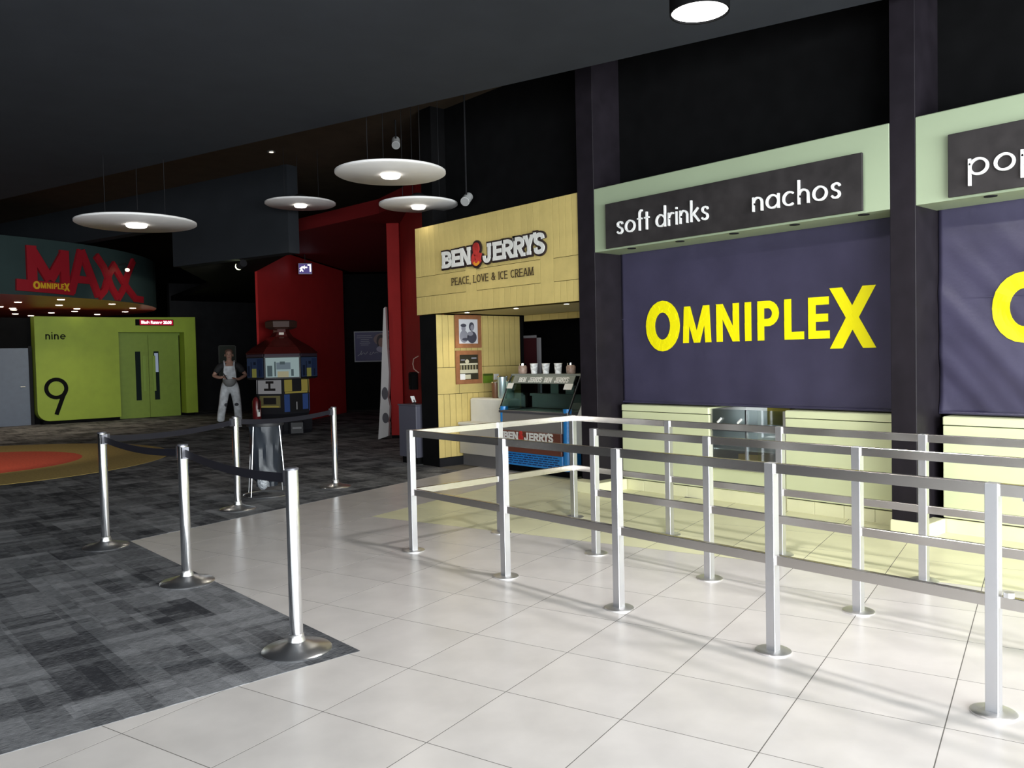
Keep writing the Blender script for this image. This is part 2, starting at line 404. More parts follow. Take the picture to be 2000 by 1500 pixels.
# ---- ceilings
ED = Vector((.957, .285)); E0 = Vector((-9.18, 4.66))
def ep(x): return (x, E0.y+(x-E0.x)*ED.y/ED.x)
struct('ceiling', MB().prism([ep(-31.6), (-31.6,-7.4), (5.4,-7.4), ep(5.4)], 4.2, 4.5), mat('ceiling_slate', (.036,.039,.047), .9, spec=.08, noise=.06, nscale=3), 'slate grey suspended ceiling')
struct('ceiling_upper', MB().box(-31.6,5.4,-6,17.2,5.0,5.1), mat('ceiling_brown_black', (.060,.044,.030), .9, spec=.1, noise=.1, nscale=3), 'dark upper ceiling')
# ---- outer shell
struct('wall_far', MB().box(-31.7,-31.4,-7.4,17.2,0,5.0), BLACK)
struct('wall_end', MB().box(-31.7,5.4,17.2,17.4,0,5.0), BLACK)
struct('wall_counter', MB().box(-6.43,5.4,7.9,8.1,0,5.0), BLACK, 'black wall behind the counters')
struct('wall_counter_upper', MB().box(-9.6,5.4,7.16,7.4,3.34,5.0), BLACK, 'black wall above the signs')
rear = MB()
for a, b in ((-31.7,-4.0), (4.8,5.4)): rear.box(a,b,-7.1,-6.9,0,4.2)
rear.box(-4.0,4.8,-7.1,-6.9,0,.4); rear.box(-4.0,4.8,-7.1,-6.9,3.0,4.2)
struct('wall_rear', rear, NEARBLK)
right = MB(); right.box(4.9,5.1,-7.1,-6.8,0,5); right.box(4.9,5.1,6.0,8.1,0,5); right.box(4.9,5.1,-6.8,6.0,3.3,5); right.box(4.9,5.1,-6.8,6.0,0,.18)
struct('wall_right', right, NEARBLK)
PANE = thin_glass('window_glass', (.95,.98,.97), .06)
FRAME = mat('window_frame_grey', (.12,.12,.13), .4, .6)
for i in range(6):
    y0 = -6.8+2.133*i
    w = struct('window_%d' % (i+1), None, None, 'tall entrance glazing bay')
    f = MB()
    for a, b in ((y0, y0+.06), (y0+2.073, y0+2.133)): f.box(4.95,5.05,a,b,.18,3.3)
    f.box(4.95,5.05,y0,y0+2.133,.18,.26); f.box(4.95,5.05,y0,y0+2.133,3.22,3.3); f.box(4.95,5.05,y0,y0+2.133,2.2,2.27)
    f.build('window_frame', FRAME, w); MB().box(4.995,5.005,y0+.06,y0+2.073,.26,3.22).build('pane', PANE, w)
for i in range(4):
    x0 = -4.0+2.2*i
    w = struct('window_%d' % (i+7), None, None, 'rear window bay')
    f = MB()
    for a, b in ((x0, x0+.06), (x0+2.14, x0+2.2)): f.box(a,b,-7.05,-6.95,.4,3.0)
    f.box(x0,x0+2.2,-7.05,-6.95,.4,4.8e-1); f.box(x0,x0+2.2,-7.05,-6.95,2.92,3.0)
    f.build('window_frame', FRAME, w); MB().box(x0+.06,x0+2.14,-7.005,-6.995,4.8e-1,2.92).build('pane', PANE, w)

# ---- counter side: pillars with tiled plinths
def pillar(x0, x1, label, px0, px1, py):
    p = thing('pillar', label, 'pillar', (x0, 6.72, 0))
    MB().bbox(0, x1-x0, 0, .46, 0, 5.0, .004).build('shaft', PILLAR, p)
    MB().bbox(px0-x0, px1-x0, py-6.72, .31, 0, .115, .006).build('plinth', YELTILE, p, label='pale yellow tiled plinth')
    return p
pillar(-6.43, -6.18, 'tall plum-black pillar between the yellow kiosk and the counters', -6.43, -6.04, 6.54)
pillar(-2.976, -2.776, 'tall plum-black pillar between the two navy banners', -2.985, -2.68, 6.705)
pillar(.45, .65, 'tall plum-black pillar at the right end of the counters', .44, .74, 6.705)
duct = tag(MB().bbox(-6.62,-6.40,7.0,7.15,3.3,5.0,.01).build('upright_casing', mat('casing_grey', (.04,.04,.046), .6)), 'slim dark casing on the black wall above the kiosk corner', 'casing')

# ---- counters
def counter(name, x0, x1, label, n_t, group=None):
    c = thing(name, label, 'counter', (x0, 7.03, 0), 0, group); w = x1-x0
    MB().box(0, w, .03, .7, .115, .86).build('body', GROUT, c)
    MB().bbox(.002, w-.002, 0, .03, .125, .868, .004).build('front_panel', PALEGREEN, c)
    MB().bbox(.0, w, -.008, .72, .876, .942, .008).build('counter_top', PALEGREEN, c)
    k = MB(); t = w/n_t
    me = MB().bbox(.002, t-.002, .012, .03, 0, .113, .002).mesh('tile', YELTILE)
    for i in range(n_t):
        o = bpy.data.objects.new('tile', me); COL.objects.link(o); o.parent = c; o.location = (t*i, 0, 0)
    return c
counter('counter_unit', -6.10, -4.945, 'pale green panelled counter between the kiosk pillar and the glass display', 4)
counter('counter_unit', -4.10, -2.985, 'pale green panelled counter right of the glass display, beside the middle pillar', 4)
counter('counter_unit', -2.70, .45, 'pale green panelled counter at the right below the cropped navy banner', 10)
# glass fronted food display between the counters
d = thing('food_display', 'stainless steel and glass food display between two pale green counters', 'display case', (-4.94, 7.03, 0))
dw = .835
MB().bbox(0, dw, .04, .7, .125, .33, .004).build('front_panel', PALEGREEN, d)
MB().box(0, dw, .05, .7, 0, .118).build('plinth', YELTILE, d)
m = MB(); m.box(0,.03,.02,.66,.33,.93); m.box(dw-.03,dw,.02,.66,.33,.93); m.box(0,dw,.62,.66,.33,.93); m.box(0,dw,.02,.66,.33,.36); m.build('steel_case', STEEL, d)
for z in (.52,.72): MB().box(.03, dw-.03, .06, .6, z, z+.012).build('shelf', STEEL, d)
MB().box(.03, dw*.52, .01, .016, .36, .93).build('glass_door', thin_glass('display_glass', (.8,.85,.85), .16), d)
MB().box(dw*.5, dw-.03, .02, .026, .36, .93).build('glass_door', thin_glass('display_glass', (.8,.85,.85), .16), d)
m = MB(); m.box(dw*.49,dw*.51,.0,.03,.36,.93); m.box(.03,dw-.03,.0,.03,.715,.74); m.box(.03,dw-.03,.0,.03,.36,.375); m.build('door_rail', CHROME, d)
for x in (.12, dw*.42): MB().tube([(x-.02,-.005,.80),(x+.025,-.005,.84)], .012, 8).build('handle', WHITE, d)
MB().box(.2,.42,.2,.5,.374,.47).build('tray', mat('mustard_tray', (.42,.25,.03), .5), d)
MB().box(.35,.6,.5,.6,.75,.93).build('back_panel', mat('ochre_panel', (.5,.4,.06), .6), d, label='ochre back panel')

# ---- fascia signs over the counters
def sign(x0, x1, px0, px1, label, words):
    s = thing('menu_sign', label, 'sign', (0, 6.72, 0))
    MB().bbox(x0, x1, 0, .41, 2.615, 3.30, .006).build('housing', SIGNGREEN, s)
    MB().bbox(px0, px1, -.06, -.035, 2.628, 3.098, .004).build('dark_panel', BOARD, s, label='dark grey sign panel')
    for wx in (px0+.2, (px0+px1)/2, px1-.2): MB().box(wx-.02, wx+.02, -.036, .0, 2.8, 2.9).build('standoff', STEEL, s)
    for wd, a, b in words:
        for lq in word_low(wd, a, b, 2.757, .128, .13):
            if lq: lt = MB(); add_quads(lt, lq, MY(-.062), 0, .022); lt.build('letter', WHITE, s)
    n = int((px1-px0)/.62)
    for i in range(n+1):
        x = px0+.25+i*(px1-px0-.3)/n
        MB().lathe([(.045,-.004),(.045,.004)], (x, .07, 2.613), 16).build('downlight_trim', NEARBLK, s)
    return s
sign(-6.18, -2.976, -5.965, -3.172, 'soft drinks and nachos sign, white letters on a dark panel in a pale green surround', [('soft',-5.79,-5.36),('drinks',-5.275,-4.652),('nachos',-4.175,-3.35)])
sign(-2.776, .45, -2.512, .2, 'sign beginning with pop at the right edge, dark panel in a pale green surround', [('popcorn',-2.363,-1.30)])

# ---- roll-down banners
NAVY = mat('navy_banner_cloth', (.047,.042,.080), .4, noise=.12, nscale=3, bump=.12, bscale=14, spec=.45)
YELLOW = mat('banner_yellow_print', (.92,.82,.0), .5)
def banner(x0, x1, label, tx, seed):
    b = thing('roller_banner', label, 'banner', (0, 7.15, 0)); rnd = random.Random(seed)
    nx, nz = 96, 56; z0, z1 = .965, 2.66
    mb = MB(); ph = [rnd.uniform(0, 6) for _ in range(6)]
    def dz(x, z):
        k = (z1-z)/(z1-z0)
        if seed == 2:
            s = x*4.2+z*3.6
            f = .010*math.sin(s*1.5+ph[0])+.006*math.sin(s*3.3+ph[1]+z)+.003*math.sin(s*7+ph[2]+math.sin(x*3))
            return f*(.35+k)*min(1, 2.2*k+.1)
        return (.004*math.sin(x*5+ph[0])+.0025*math.sin(x*11+z*3+ph[1]))*k+.0025*math.sin(z*7+ph[2])*k
    for j in range(nz+1):
        for i in range(nx+1):
            x = x0+(x1-x0)*i/nx; z = z0+(z1-z0)*j/nz; mb.v.append((x, dz(x, z), z))
    for j in range(nz):
        for i in range(nx): a = j*(nx+1)+i; mb.f.append((a, a+1, a+nx+2, a+nx+1))
    cl = mb.build('cloth', NAVY, b, True)
    so = cl.modifiers.new('thickness', 'SOLIDIFY'); so.thickness = .004; so.offset = 1
    MB().tube([(x0,.0,z0),(x1,.0,z0)], .013, 8).build('hem_bar', NAVY, b, True)
    wdt = 2.532
    omniplex(YELLOW, b, lambda u, v, dd: (u, dz(u, v)-.008-dd, v), tx, wdt, 1.603, 0, .003)
    m = MB(); m.box(x0, x1, -.004, .004, 1.885, 1.893); m.build('cloth_seam', NAVY, b)
    return b
banner(-6.175, -2.98, 'navy roll-down banner with the whole yellow word, below the drinks sign', -5.825, 1)
banner(-2.77, .445, 'wrinkled navy roll-down banner cut off at the right edge', -2.372, 2)

# ================================================================== ICE CREAM KIOSK
def planks(parent, rects, M, mesh_cache={}):
    for u0, u1, v0, v1 in rects:
        g = .006
        key = (round(u1-u0,3), round(v1-v0,3), M.__name__)
        if key not in mesh_cache:
            mb = MB(); w = u1-u0-g; hh = v1-v0-g; t = .005; c = .0004
            add = [(0,0,0),(w,0,0),(w,hh,0),(0,hh,0)]; mid = [(0,0,t-c),(w,0,t-c),(w,hh,t-c),(0,hh,t-c)]; top = [(c,c,t),(w-c,c,t),(w-c,hh-c,t),(c,hh-c,t)]
            mb.loft([[M(*p) for p in r] for r in (add, mid, top)]); mesh_cache[key] = mb.mesh('plank', BJYEL)
        o = bpy.data.objects.new('plank', mesh_cache[key]); COL.objects.link(o); o.parent = parent
        o.location = M(u0+g/2, v0+g/2, 0)
def M_front(u, v, d): return (u, -d, v)
def M_side(u, v, d): return (d, u, v)
fas = thing('kiosk_fascia', 'yellow boarded fascia of the ice cream kiosk', 'fascia', (0, 6.74, 0))
MB().box(-9.58,-6.43,0,.16,2.105,3.31).build('backing', BJGAP, fas)
R_ = []
def cols(x0, x1, n, z0, z1): R_.extend((x0+(x1-x0)*i/n, x0+(x1-x0)*(i+1)/n, z0, z1) for i in range(n))
cols(-9.58,-8.47,10,2.63,3.31); R_.append((-9.58,-8.47,2.355,2.63)); cols(-9.58,-8.47,10,2.105,2.355)
R_.append((-8.47,-8.25,2.105,3.31))
cols(-8.25,-7.06,11,2.63,3.31); R_.append((-8.25,-7.06,2.355,2.63)); cols(-8.25,-7.06,11,2.105,2.355)
R_.append((-7.06,-6.84,2.105,3.31))
cols(-6.84,-6.43,4,2.62,3.31); R_.append((-6.84,-6.43,2.35,2.62)); cols(-6.84,-6.43,4,2.105,2.35)
planks(fas, R_, M_front)
# raised logo
lg = thing('kiosk_logo', 'white slab letters with red ampersand and dark outline on the yellow fascia', 'sign', (0, 6.715, 0))
o_ = MB(); [add_quads(o_, k, MY(0), 0, .018) for k in ben_jerry(-8.90, 1.91, 2.69, .245, .022)]; add_quads(o_, bj_amp(-8.90, 1.91, 2.69, .245, .03), MY(0), 0, .018)
o_.build('outline', mat('logo_outline', (.022,.012,.012), .5), lg)
for k in ben_jerry(-8.90, 1.91, 2.69, .245): l_ = MB(); add_quads(l_, k, MY(0), .018, .03); l_.build('letter', OFFWHITE, lg)
a_ = MB(); add_quads(a_, bj_amp(-8.90, 1.91, 2.69, .245), MY(0), .018, .032); a_.build('ampersand', mat('ampersand_red', (.42,.035,.03), .4, noise=.3, nscale=12), lg, label='red ampersand')
a2 = MB(); add_quads(a2, ribbon(arc(-8.175,2.73,.055,.055,200,340,8), .03), MY(0), .032, .036); a2.build('ampersand_flame', mat('ampersand_orange', (.75,.32,.03), .4), lg)
sl = MB(); x = 0; WID = {'P':.6,'E':.58,'A':.74,'C':.66,'L':.56,'O':.74,'V':.7,'&':.74,'I':.2,'R':.64,'M':.9,',':.18,' ':.34}
tx = 'PEACE, LOVE & ICE CREAM'; tot = sum(WID[c]+.14 for c in tx)-.14; k = 1.585/tot
for c in tx:
    if c != ' ': add_quads(sl, cap_quads(c, -8.744+x*k, -8.744+(x+WID[c])*k, 2.455, 2.553, .0105, 0, serif=.008 if c not in ',&' else 0, sh=.008), MY(6.72), 0, .004)
    x += WID[c]+.14
tag(sl.build('slogan_lettering', mat('slogan_brown', (.05,.03,.012), .6)), 'thin dark slogan lettering along the lower fascia', 'lettering')
# kiosk shell
jm = thing('kiosk_partition', 'yellow boarded side wall of the kiosk with black end post', 'partition', (-9.2, 6.78, 0))
MB().box(-.38, 0, 0, 1.62, 0, 2.1).build('core', BLACK, jm)
MB().box(0, .02, .0, .42, 0, .115).build('skirting', NEARBLK, jm, label='black skirting')
R2 = []
wd = .103
for i in range(15):
    a = i*wd; b = min((i+1)*wd, 1.62)
    lo = .12 if a < .42 else .0
    R2 += [(a, b, 1.37, 2.1)] ; R2 += [(a, b, lo, 1.0)]
R2 += [(0, .38, 1.0, 1.37), (.38, .83, 1.0, 1.37), (.83, 1.26, 1.0, 1.37), (1.26, 1.545, 1.0, 1.37)]
planks(jm, R2, M_side)
R3 = []
for i in range(30):
    R3.append((-9.2+.0925*i, -9.2+.0925*(i+1), 0, .12))
kb = struct('wall_kiosk_back', MB().box(-11.5,-6.43,9.9,10.05,0,2.1), BLACK, 'dark back wall of the ice cream kiosk')
hd = thing('kiosk_header', 'yellow boarded header over the dark kiosk opening', 'header', (0, 8.42, 0))
MB().box(-9.2,-6.43,0,.1,2.02,2.115).build('backing', BJGAP, hd)
planks(hd, [(-9.2+.0925*i*2, -9.2+.0925*(i+1)*2, 2.02, 2.115) for i in range(15)][:14], M_front)
struct('ceiling_kiosk', MB().box(-9.2,-6.43,6.9,10.0,2.115,2.2), mat('kiosk_soffit_yellow', (.5,.40,.15), .7))
struct('wall_kiosk_side', MB().box(-6.43,-6.36,7.18,10.0,0,2.1), PILLAR)
# white doorway trim seen through the opening
tr = struct('door_2', None, None, 'white door frame in the dark kiosk opening')
fr = MB(); fr.box(-10.4,-9.47,8.98,9.02,1.79,1.83); fr.box(-9.53,-9.47,8.98,9.02,.0,1.83)
fr.build('door_frame', mat('frame_white_worn', (.42,.40,.42), .5), tr)
MB().box(-10.4,-9.53,9.03,9.05,0,1.79).build('door_leaf', mat('door_maroon', (.09,.02,.024), .5), tr, label='maroon door leaf')
for x, y in ((-8.85,7.05),(-7.85,7.05),(-6.95,7.05)):
    dl = thing('recessed_downlight', 'small bright recessed downlight in the kiosk soffit, %s' % {-8.85:'above the framed photographs',-7.85:'above the freezer',-6.95:'nearest the pillar'}[x], 'downlight', (x,y,2.112), 0, 'kiosk soffit downlights')
    MB().lathe([(.045,-.002),(.045,.003)], (0,0,0), 16).build('trim_ring', STEEL, dl)
    MB().lathe([(.03,-.004),(.03,-.001)], (0,0,0), 16).build('lens', emis('downlight_lens', (1,.9,.7), 8), dl)
    L = bpy.data.lights.new('kiosk_downlight', 'SPOT'); L.energy = 14; L.color = (1,.88,.68); L.spot_size = 1.9; L.spot_blend = .8; L.shadow_soft_size = .04
    lo = bpy.data.objects.new('kiosk_downlight', L); COL.objects.link(lo); lo.location = (0,0,-.02); lo.parent = dl

# framed photographs on the kiosk side wall (faces +X)
def frame(y0, y1, z0, z1, label, b):
    t = thing('picture_frame', label, 'picture', (-9.18, y0, z0)); w = y1-y0; hh = z1-z0
    m = MB()
    m.box(0,.022,0,w,0,b); m.box(0,.022,0,w,hh-b,hh); m.box(0,.022,0,b,b,hh-b); m.box(0,.022,w-b,w,b,hh-b); m.build('frame', BROWN, t)
    return t, w, hh
t, w, hh = frame(7.085, 7.55, 1.637, 2.10, 'brown framed black and white photograph of two people, upper one on the yellow boards', .06)
MB().box(0,.010,.05,w-.05,.05,hh-.05).build('photograph', mat('photo_paper', (.62,.63,.68), .4), t)
INK = mat('photo_ink', (.06,.06,.085), .5); INK2 = mat('photo_grey', (.26,.26,.31), .5)
def blob(cy, cz, ry, rz, m, par, d=.0115, n=18, name='photo_figure'):
    MB().loft([[(x, cy+ry*math.cos(2*PI*k/n), cz+rz*math.sin(2*PI*k/n)) for k in range(n)] for x in (.010, d)]).build(name, m, par)
blob(.155,.16,.075,.09,INK2,t); blob(.15,.275,.038,.05,INK2,t,.0125); blob(.15,.315,.05,.025,INK,t,.013)
blob(.30,.15,.085,.085,INK,t); blob(.295,.30,.048,.062,INK,t,.0125); blob(.305,.285,.032,.042,INK2,t,.0135); blob(.27,.20,.05,.03,INK2,t,.013); blob(.18,.12,.06,.02,INK,t,.013)
t, w, hh = frame(7.085, 7.545, 1.13, 1.60, 'brown framed sepia photograph of a diner building, lower of two on the yellow wall', .06)
MB().box(0,.010,.05,w-.05,.05,hh-.05).build('photograph', mat('photo_sepia_dark', (.035,.032,.02), .4), t)
CRM = mat('photo_cream', (.55,.52,.38), .5)
def bar(a,b,c,e,m=CRM,d=.012): MB().box(.010,d,a,b,c,e).build('photo_building', m, t)
bar(.07,w-.07,.265,.29); bar(.07,w-.07,.15,.20); bar(.075,w-.2,.07,.13); bar(.07,.16,.06,.14,WHITE,.0125)
for i in range(6): bar(.08+i*.052,.105+i*.052,.20,.262,mat('photo_tan',(.3,.27,.16),.5),.0118)
blob(.20,.315,.035,.03,CRM,t,.0125,name='photo_building'); bar(.09,.16,.33,.345,INK2); bar(.28,.37,.35,.37,INK2)
gp = thing('notice_plate', 'small square green notice on the yellow boards beside the freezer', 'notice', (-9.18,7.58,1.128))
MB().box(0,.012,0,.175,0,.135).build('plate', mat('olive_green', (.13,.22,.02), .4), gp); MB().box(.012,.015,.0,.175,.105,.135).build('strip', mat('dark_olive', (.05,.08,.01), .5), gp)
tag(MB().bbox(-9.18,-9.16,7.775,7.865,1.17,1.255,.004).build('wall_socket', OFFWHITE), 'small white socket plate on the yellow boards', 'socket')

# ---- service counter, white
c = thing('service_counter', 'white service counter with raised back block beside the ice cream freezer', 'counter', (-9.175, 7.12, 0))
MB().bbox(.0,.77,.06,.42,0,.17,.004).build('plinth', mat('plinth_grey', (.11,.105,.11), .5), c)
MB().bbox(.0,.80,.0,.44,.17,.57,.01).build('front_panel', mat('warm_grey_laminate', (.42,.40,.37), .35), c)
MB().bbox(-.0,.82,-.03,.45,.57,.605,.012).build('counter_top', OFFWHITE, c)
MB().bbox(.0,.80,.2,.45,.605,.93,.02).build('raised_block', OFFWHITE, c)
for x, r, hgt, m, lb in ((.40,.055,.22,mat('brown_tub',(.16,.07,.035),.4),'brown cup stack on the white service counter'),(.55,.07,.30,mat('pale_blue_steel',(.5,.62,.66),.25,.6),'shiny pale blue dipper well on the white service counter'),(.705,.055,.24,mat('clear_teal',(.35,.52,.5),.2),'teal tinted cup tube on the white service counter, next to the freezer')):
    q = thing('cup_holder', lb, 'cup holder', (-9.18+x, 7.47, .93))
    MB().lathe([(r*.8,0),(r,.03),(r,hgt)], (0,0,0), 18).build('body', m, q, True); MB().ring((0,0,hgt), r, .007, 18).build('rim', CHROME, q, True)

# ---- freezer
fz = thing('ice_cream_freezer', 'bright blue scooping freezer with slanted glass hood and brown logo panel', 'freezer', (-8.30, 7.10, .07))
FW = 1.28; BLUE = mat('freezer_blue', (.015,.22,.62), .3, coat=.4)
MB().bbox(.02,FW-.02,.06,.74,.02,.70,.02).build('body', BLUE, fz)
MB().box(.08,FW-.08,.10,.70,-.068,.02).build('plinth', BLACK, fz)
gr = MB().bbox(.05,FW-.10,.0,.07,.03,.205,.01).build('grille', BLUE, fz)
SLOT = mat('grille_slot', (.004,.02,.10), .6)
sm = MB().box(0,.075,-.004,.002,0,.012).mesh('slot', SLOT)
for r in range(5):
    for i in range(11):
        o = bpy.data.objects.new('slot', sm); COL.objects.link(o); o.parent = gr; o.location = (.08+i*.094+(.03 if r % 2 else 0), 0, .055+r*.028)
for x in (.0, FW-.11):
    MB().loft([[(x+.055+.055*math.cos(2*PI*k/14), .055+.055*math.sin(2*PI*k/14), z) for k in range(14)] for z in (.02,.78)]).build('corner_column', BLUE, fz, True)
fp = MB().bbox(.05,FW-.105,-.012,.02,.20,.475,.006).build('logo_panel', mat('chocolate_panel', (.13,.042,.028), .4), fz, label='chocolate brown logo panel')
l_ = MB(); [add_quads(l_, k, MY(-.012), 0, .004) for k in ben_jerry(.11, .90, .362, .108)]; l_.build('lettering', OFFWHITE, fp)['kind'] = 'stuff'
a_ = MB(); add_quads(a_, bj_amp(.11, .90, .362, .108), MY(-.012), 0, .004); a_.build('ampersand', mat('ampersand_red', (.42,.035,.03), .4), fp)
MB().bbox(.06,FW-.11,.005,.06,.475,.70,.004).build('front_band', mat('steel_grey_band', (.34,.33,.32), .3, .5), fz)
m = MB(); m.bbox(.0,FW,.0,.06,.70,.735,.008); m.bbox(.0,FW,.70,.76,.70,.735,.008); m.bbox(0,.05,.06,.70,.70,.735,.008); m.bbox(FW-.05,FW,.06,.70,.70,.735,.008)
m.build('tub_rim', mat('dark_rim', (.07,.07,.08), .3), fz)
MB().box(.05,FW-.05,.06,.70,.69,.702).build('tub_floor', OFFWHITE, fz)
for i in range(6):
    MB().box(.08+i*.188,.255+i*.188,.12,.66,.702,.722).build('ice_cream_tub', mat('tub_white',(.72,.74,.74),.3), fz)
GL = thin_glass('freezer_glass', (.72,.82,.80), .13, .05)
m = MB(); m.face([(.02,.02,.74),(FW-.02,.02,.74),(FW-.03,.25,1.18),(.03,.25,1.18)]); gsh = m.build('front_glass', GL, fz)
so = gsh.modifiers.new('thickness','SOLIDIFY'); so.thickness = .006
for x in (.01, FW-.01):
    m = MB().loft([[(x+e,.02,.74),(x+e,.72,.74),(x+e,.60,1.18),(x+e,.25,1.18)] for e in (-.003,.003)]); m.build('side_glass', GL, fz)
m = MB().bbox(.0,FW,.24,.60,1.175,1.20,.006).build('top_shelf', mat('smoked_shelf', (.20,.22,.21), .2), fz)
st_ = MB(); P0 = Vector((0,.43,1.165)); dv = Vector((0,-.13,-.125))
st_.face([(.08,.236,1.18),(.08,.184,1.08),(FW-.08,.184,1.08),(FW-.08,.236,1.18)]); sp = st_.build('header_strip', mat('grey_green_strip', (.19,.21,.19), .4), fz)
so = sp.modifiers.new('thickness','SOLIDIFY'); so.thickness = .006
lt = MB()
for k in (0, 1):
    for kk in ben_jerry(.20+k*.48, .42, .0, .075): add_quads(lt, kk, lambda u, v, dd: (u, .190+v*.46-dd*.89-.002, 1.093+v*.89+dd*.46), 0, .004)
lt.build('strip_lettering', OFFWHITE, sp)['kind'] = 'stuff'
for a, b in ((.02,.13),(FW-.2,FW-.06)):
    s_ = MB(); s_.face([(a,.145,1.00),(b,.145,1.00),(b,.182,1.07),(a,.182,1.07)]); q = s_.build('price_sticker', OFFWHITE, fz); sd = q.modifiers.new('t','SOLIDIFY'); sd.thickness = .004; q.location = (0,-.012,.012)
m = MB(); m.box(.08,FW-.08,.54,.58,.74,.90); m.box(.08,FW-.08,.50,.60,.90,.93); m.build('sneeze_ledge', mat('steel_grey_band', (.34,.33,.32), .3, .5), fz)
m = MB()
for x in (.40,.68,.96): m.box(x,x+.14,.58,.59,.93,1.17)
m.build('rear_panel', mat('rear_smoke', (.33,.36,.33), .35), fz)
m = MB()
for x in (.0, FW): m.tube([(x,.02,.735),(x,.25,1.185),(x,.60,1.19)], .011, 8)
m.build('hood_frame', CHROME, fz, True)
CUP = mat('cup_white_print', (.72,.74,.76), .5, noise=.45, nscale=28)
for i, x in enumerate((-7.966,-7.743,-7.517)):
    q = thing('paper_cup', ['white patterned paper cup on the freezer top, leftmost of three','white patterned paper cup on the freezer top, middle of three','white patterned paper cup on the freezer top, rightmost of three'][i], 'cup', (x, 7.45, 1.27), 0, 'paper cups on the freezer')
    MB().lathe([(.040,0),(.052,.125),(.052,.13)], (0,0,0), 20).build('cup_wall', CUP, q, True); MB().ring((0,0,.13), .052, .004, 20).build('rim', WHITE, q, True)
for x, lb in ((-8.19,'brown lidded jar at the left end of the freezer top'),(-7.29,'cookie filled jar at the right end of the freezer top')):
    q = thing('glass_jar', lb, 'jar', (x, 7.45, 1.27), 0, 'jars on the freezer')
    MB().lathe([(.05,0),(.06,.015),(.06,.09),(.045,.11)], (0,0,0), 20).build('jar_body', mat('cookie_jar', (.35,.25,.21), .35, noise=.3, nscale=30), q, True)
    MB().lathe([(.047,.11),(.047,.135),(.01,.14)], (0,0,0), 20).build('lid', CHROME, q, True)
sp = thing('side_panel', 'white angled end panel between the freezer and the plum-black pillar', 'panel', (-7.0, 7.22, 0))
MB().loft([[(0,0,.38),(.22,.05,.38),(.22,.35,.38),(0,.3,.38)],[(0,0,.72),(.22,.05,.76),(.22,.35,.76),(0,.3,.72)],[(.08,.02,.90),(.22,.05,.90),(.22,.35,.90),(.08,.3,.90)]]).build('panel', OFFWHITE, sp)
MB().box(.02,.22,.06,.34,0,.38).build('base', BLACK, sp)

# ================================================================== QUEUE BARRIERS
PW = .05
flange_me = MB().lathe([(.088,0),(.088,.006),(.080,.010),(.03,.010)], (0,0,0), 28).mesh('floor_flange', STEEL, True)
def post_mesh(): return MB().bbox(-PW/2, PW/2, -PW/2, PW/2, .005, .947, .002).mesh('post', POSTST)
post_me = post_mesh()
def add_post(par, x, y):
    p = bpy.data.objects.new('post', post_me); COL.objects.link(p); p.parent = par; p.location = (x, y, 0)
    f = bpy.data.objects.new('floor_flange', flange_me); COL.objects.link(f); f.parent = p
    return p
def add_rail(par, x0, y0, x1, y1):
    for z0 in (.897, .440):
        m = MB(); e = PW/2-.002
        if abs(y1-y0) < 1e-6: m.bbox(x0+e, x1-e, y0-.012, y0+.018, z0, z0+.049, .002)
        else: m.bbox(x0-.018, x0+.012, min(y0,y1)+e, max(y0,y1)-e, z0, z0+.049, .002)
        m.build('rail', RAILST, par)
Y1, Y2, Y3 = 3.673, 4.578, 5.476
XS = [-5.35, -4.252, -3.235, -2.221, -1.217, -.20, .82]
ub = thing('queue_barrier', 'U-shaped brushed steel queue barrier with two rails, front and back rows joined at the left', 'barrier', (0,0,0))
for x in XS: add_post(ub, x, Y1); add_post(ub, x, Y3)
add_post(ub, XS[0], Y2)
for a, b in zip(XS, XS[1:]): add_rail(ub, a, Y1, b, Y1); add_rail(ub, a, Y3, b, Y3)
add_rail(ub, XS[0], Y1, XS[0], Y2); add_rail(ub, XS[0], Y2, XS[0], Y3)
MB().lathe([(.022,-.012),(.022,.0)], (-1.09,Y1,.897), 14).build('rail_bracket', STEEL, ub); MB().lathe([(.02,-.0),(.02,.02)], (-1.16,Y1,.489), 14).build('rail_bracket', STEEL, ub)
mbx = thing('queue_barrier', 'straight brushed steel queue barrier standing between the two long rows', 'barrier', (0,0,0))
for x in XS[1:]: add_post(mbx, x, Y2)
for a, b in zip(XS[1:], XS[2:]): add_rail(mbx, a, Y2, b, Y2)

# ---- belt stanchions
BELT = mat('belt_webbing', (.010,.010,.016), .45); HEADM = mat('stanchion_head', (.10,.10,.115), .35, .5)
base_me = MB().lathe([(.178,0),(.180,.008),(.172,.016),(.10,.032),(.045,.052),(.040,.075)], (0,0,0), 40).mesh('base', mat('base_steel', (.74,.74,.75), .3, 1), True)
pole_me = MB().lathe([(.034,.05),(.034,.945),(.030,.950)], (0,0,0), 32).mesh('pole', CHROME, True)
collar_me = MB().lathe([(.038,.05),(.038,.085),(.034,.09)], (0,0,0), 28).mesh('collar', STEEL, True)
cap_me = MB().lathe([(.036,.940),(.036,.950),(.028,.954)], (0,0,0), 28).mesh('cap', HEADM, True)
ST = {'a': (-7.336,1.98,'chrome belt stanchion at the far left, two belts meeting on it'), 'b': (-5.709,2.047,'chrome belt stanchion in the middle of the near belt row at the carpet edge'),
      'c': (-3.943,1.963,'nearest chrome belt stanchion on the corner of the carpet'), 'd': (-8.179,3.47,'chrome belt stanchion beside the bin bag stand'), 'e': (-8.722,4.90,'farthest chrome belt stanchion at the carpet edge')}
SO = {}
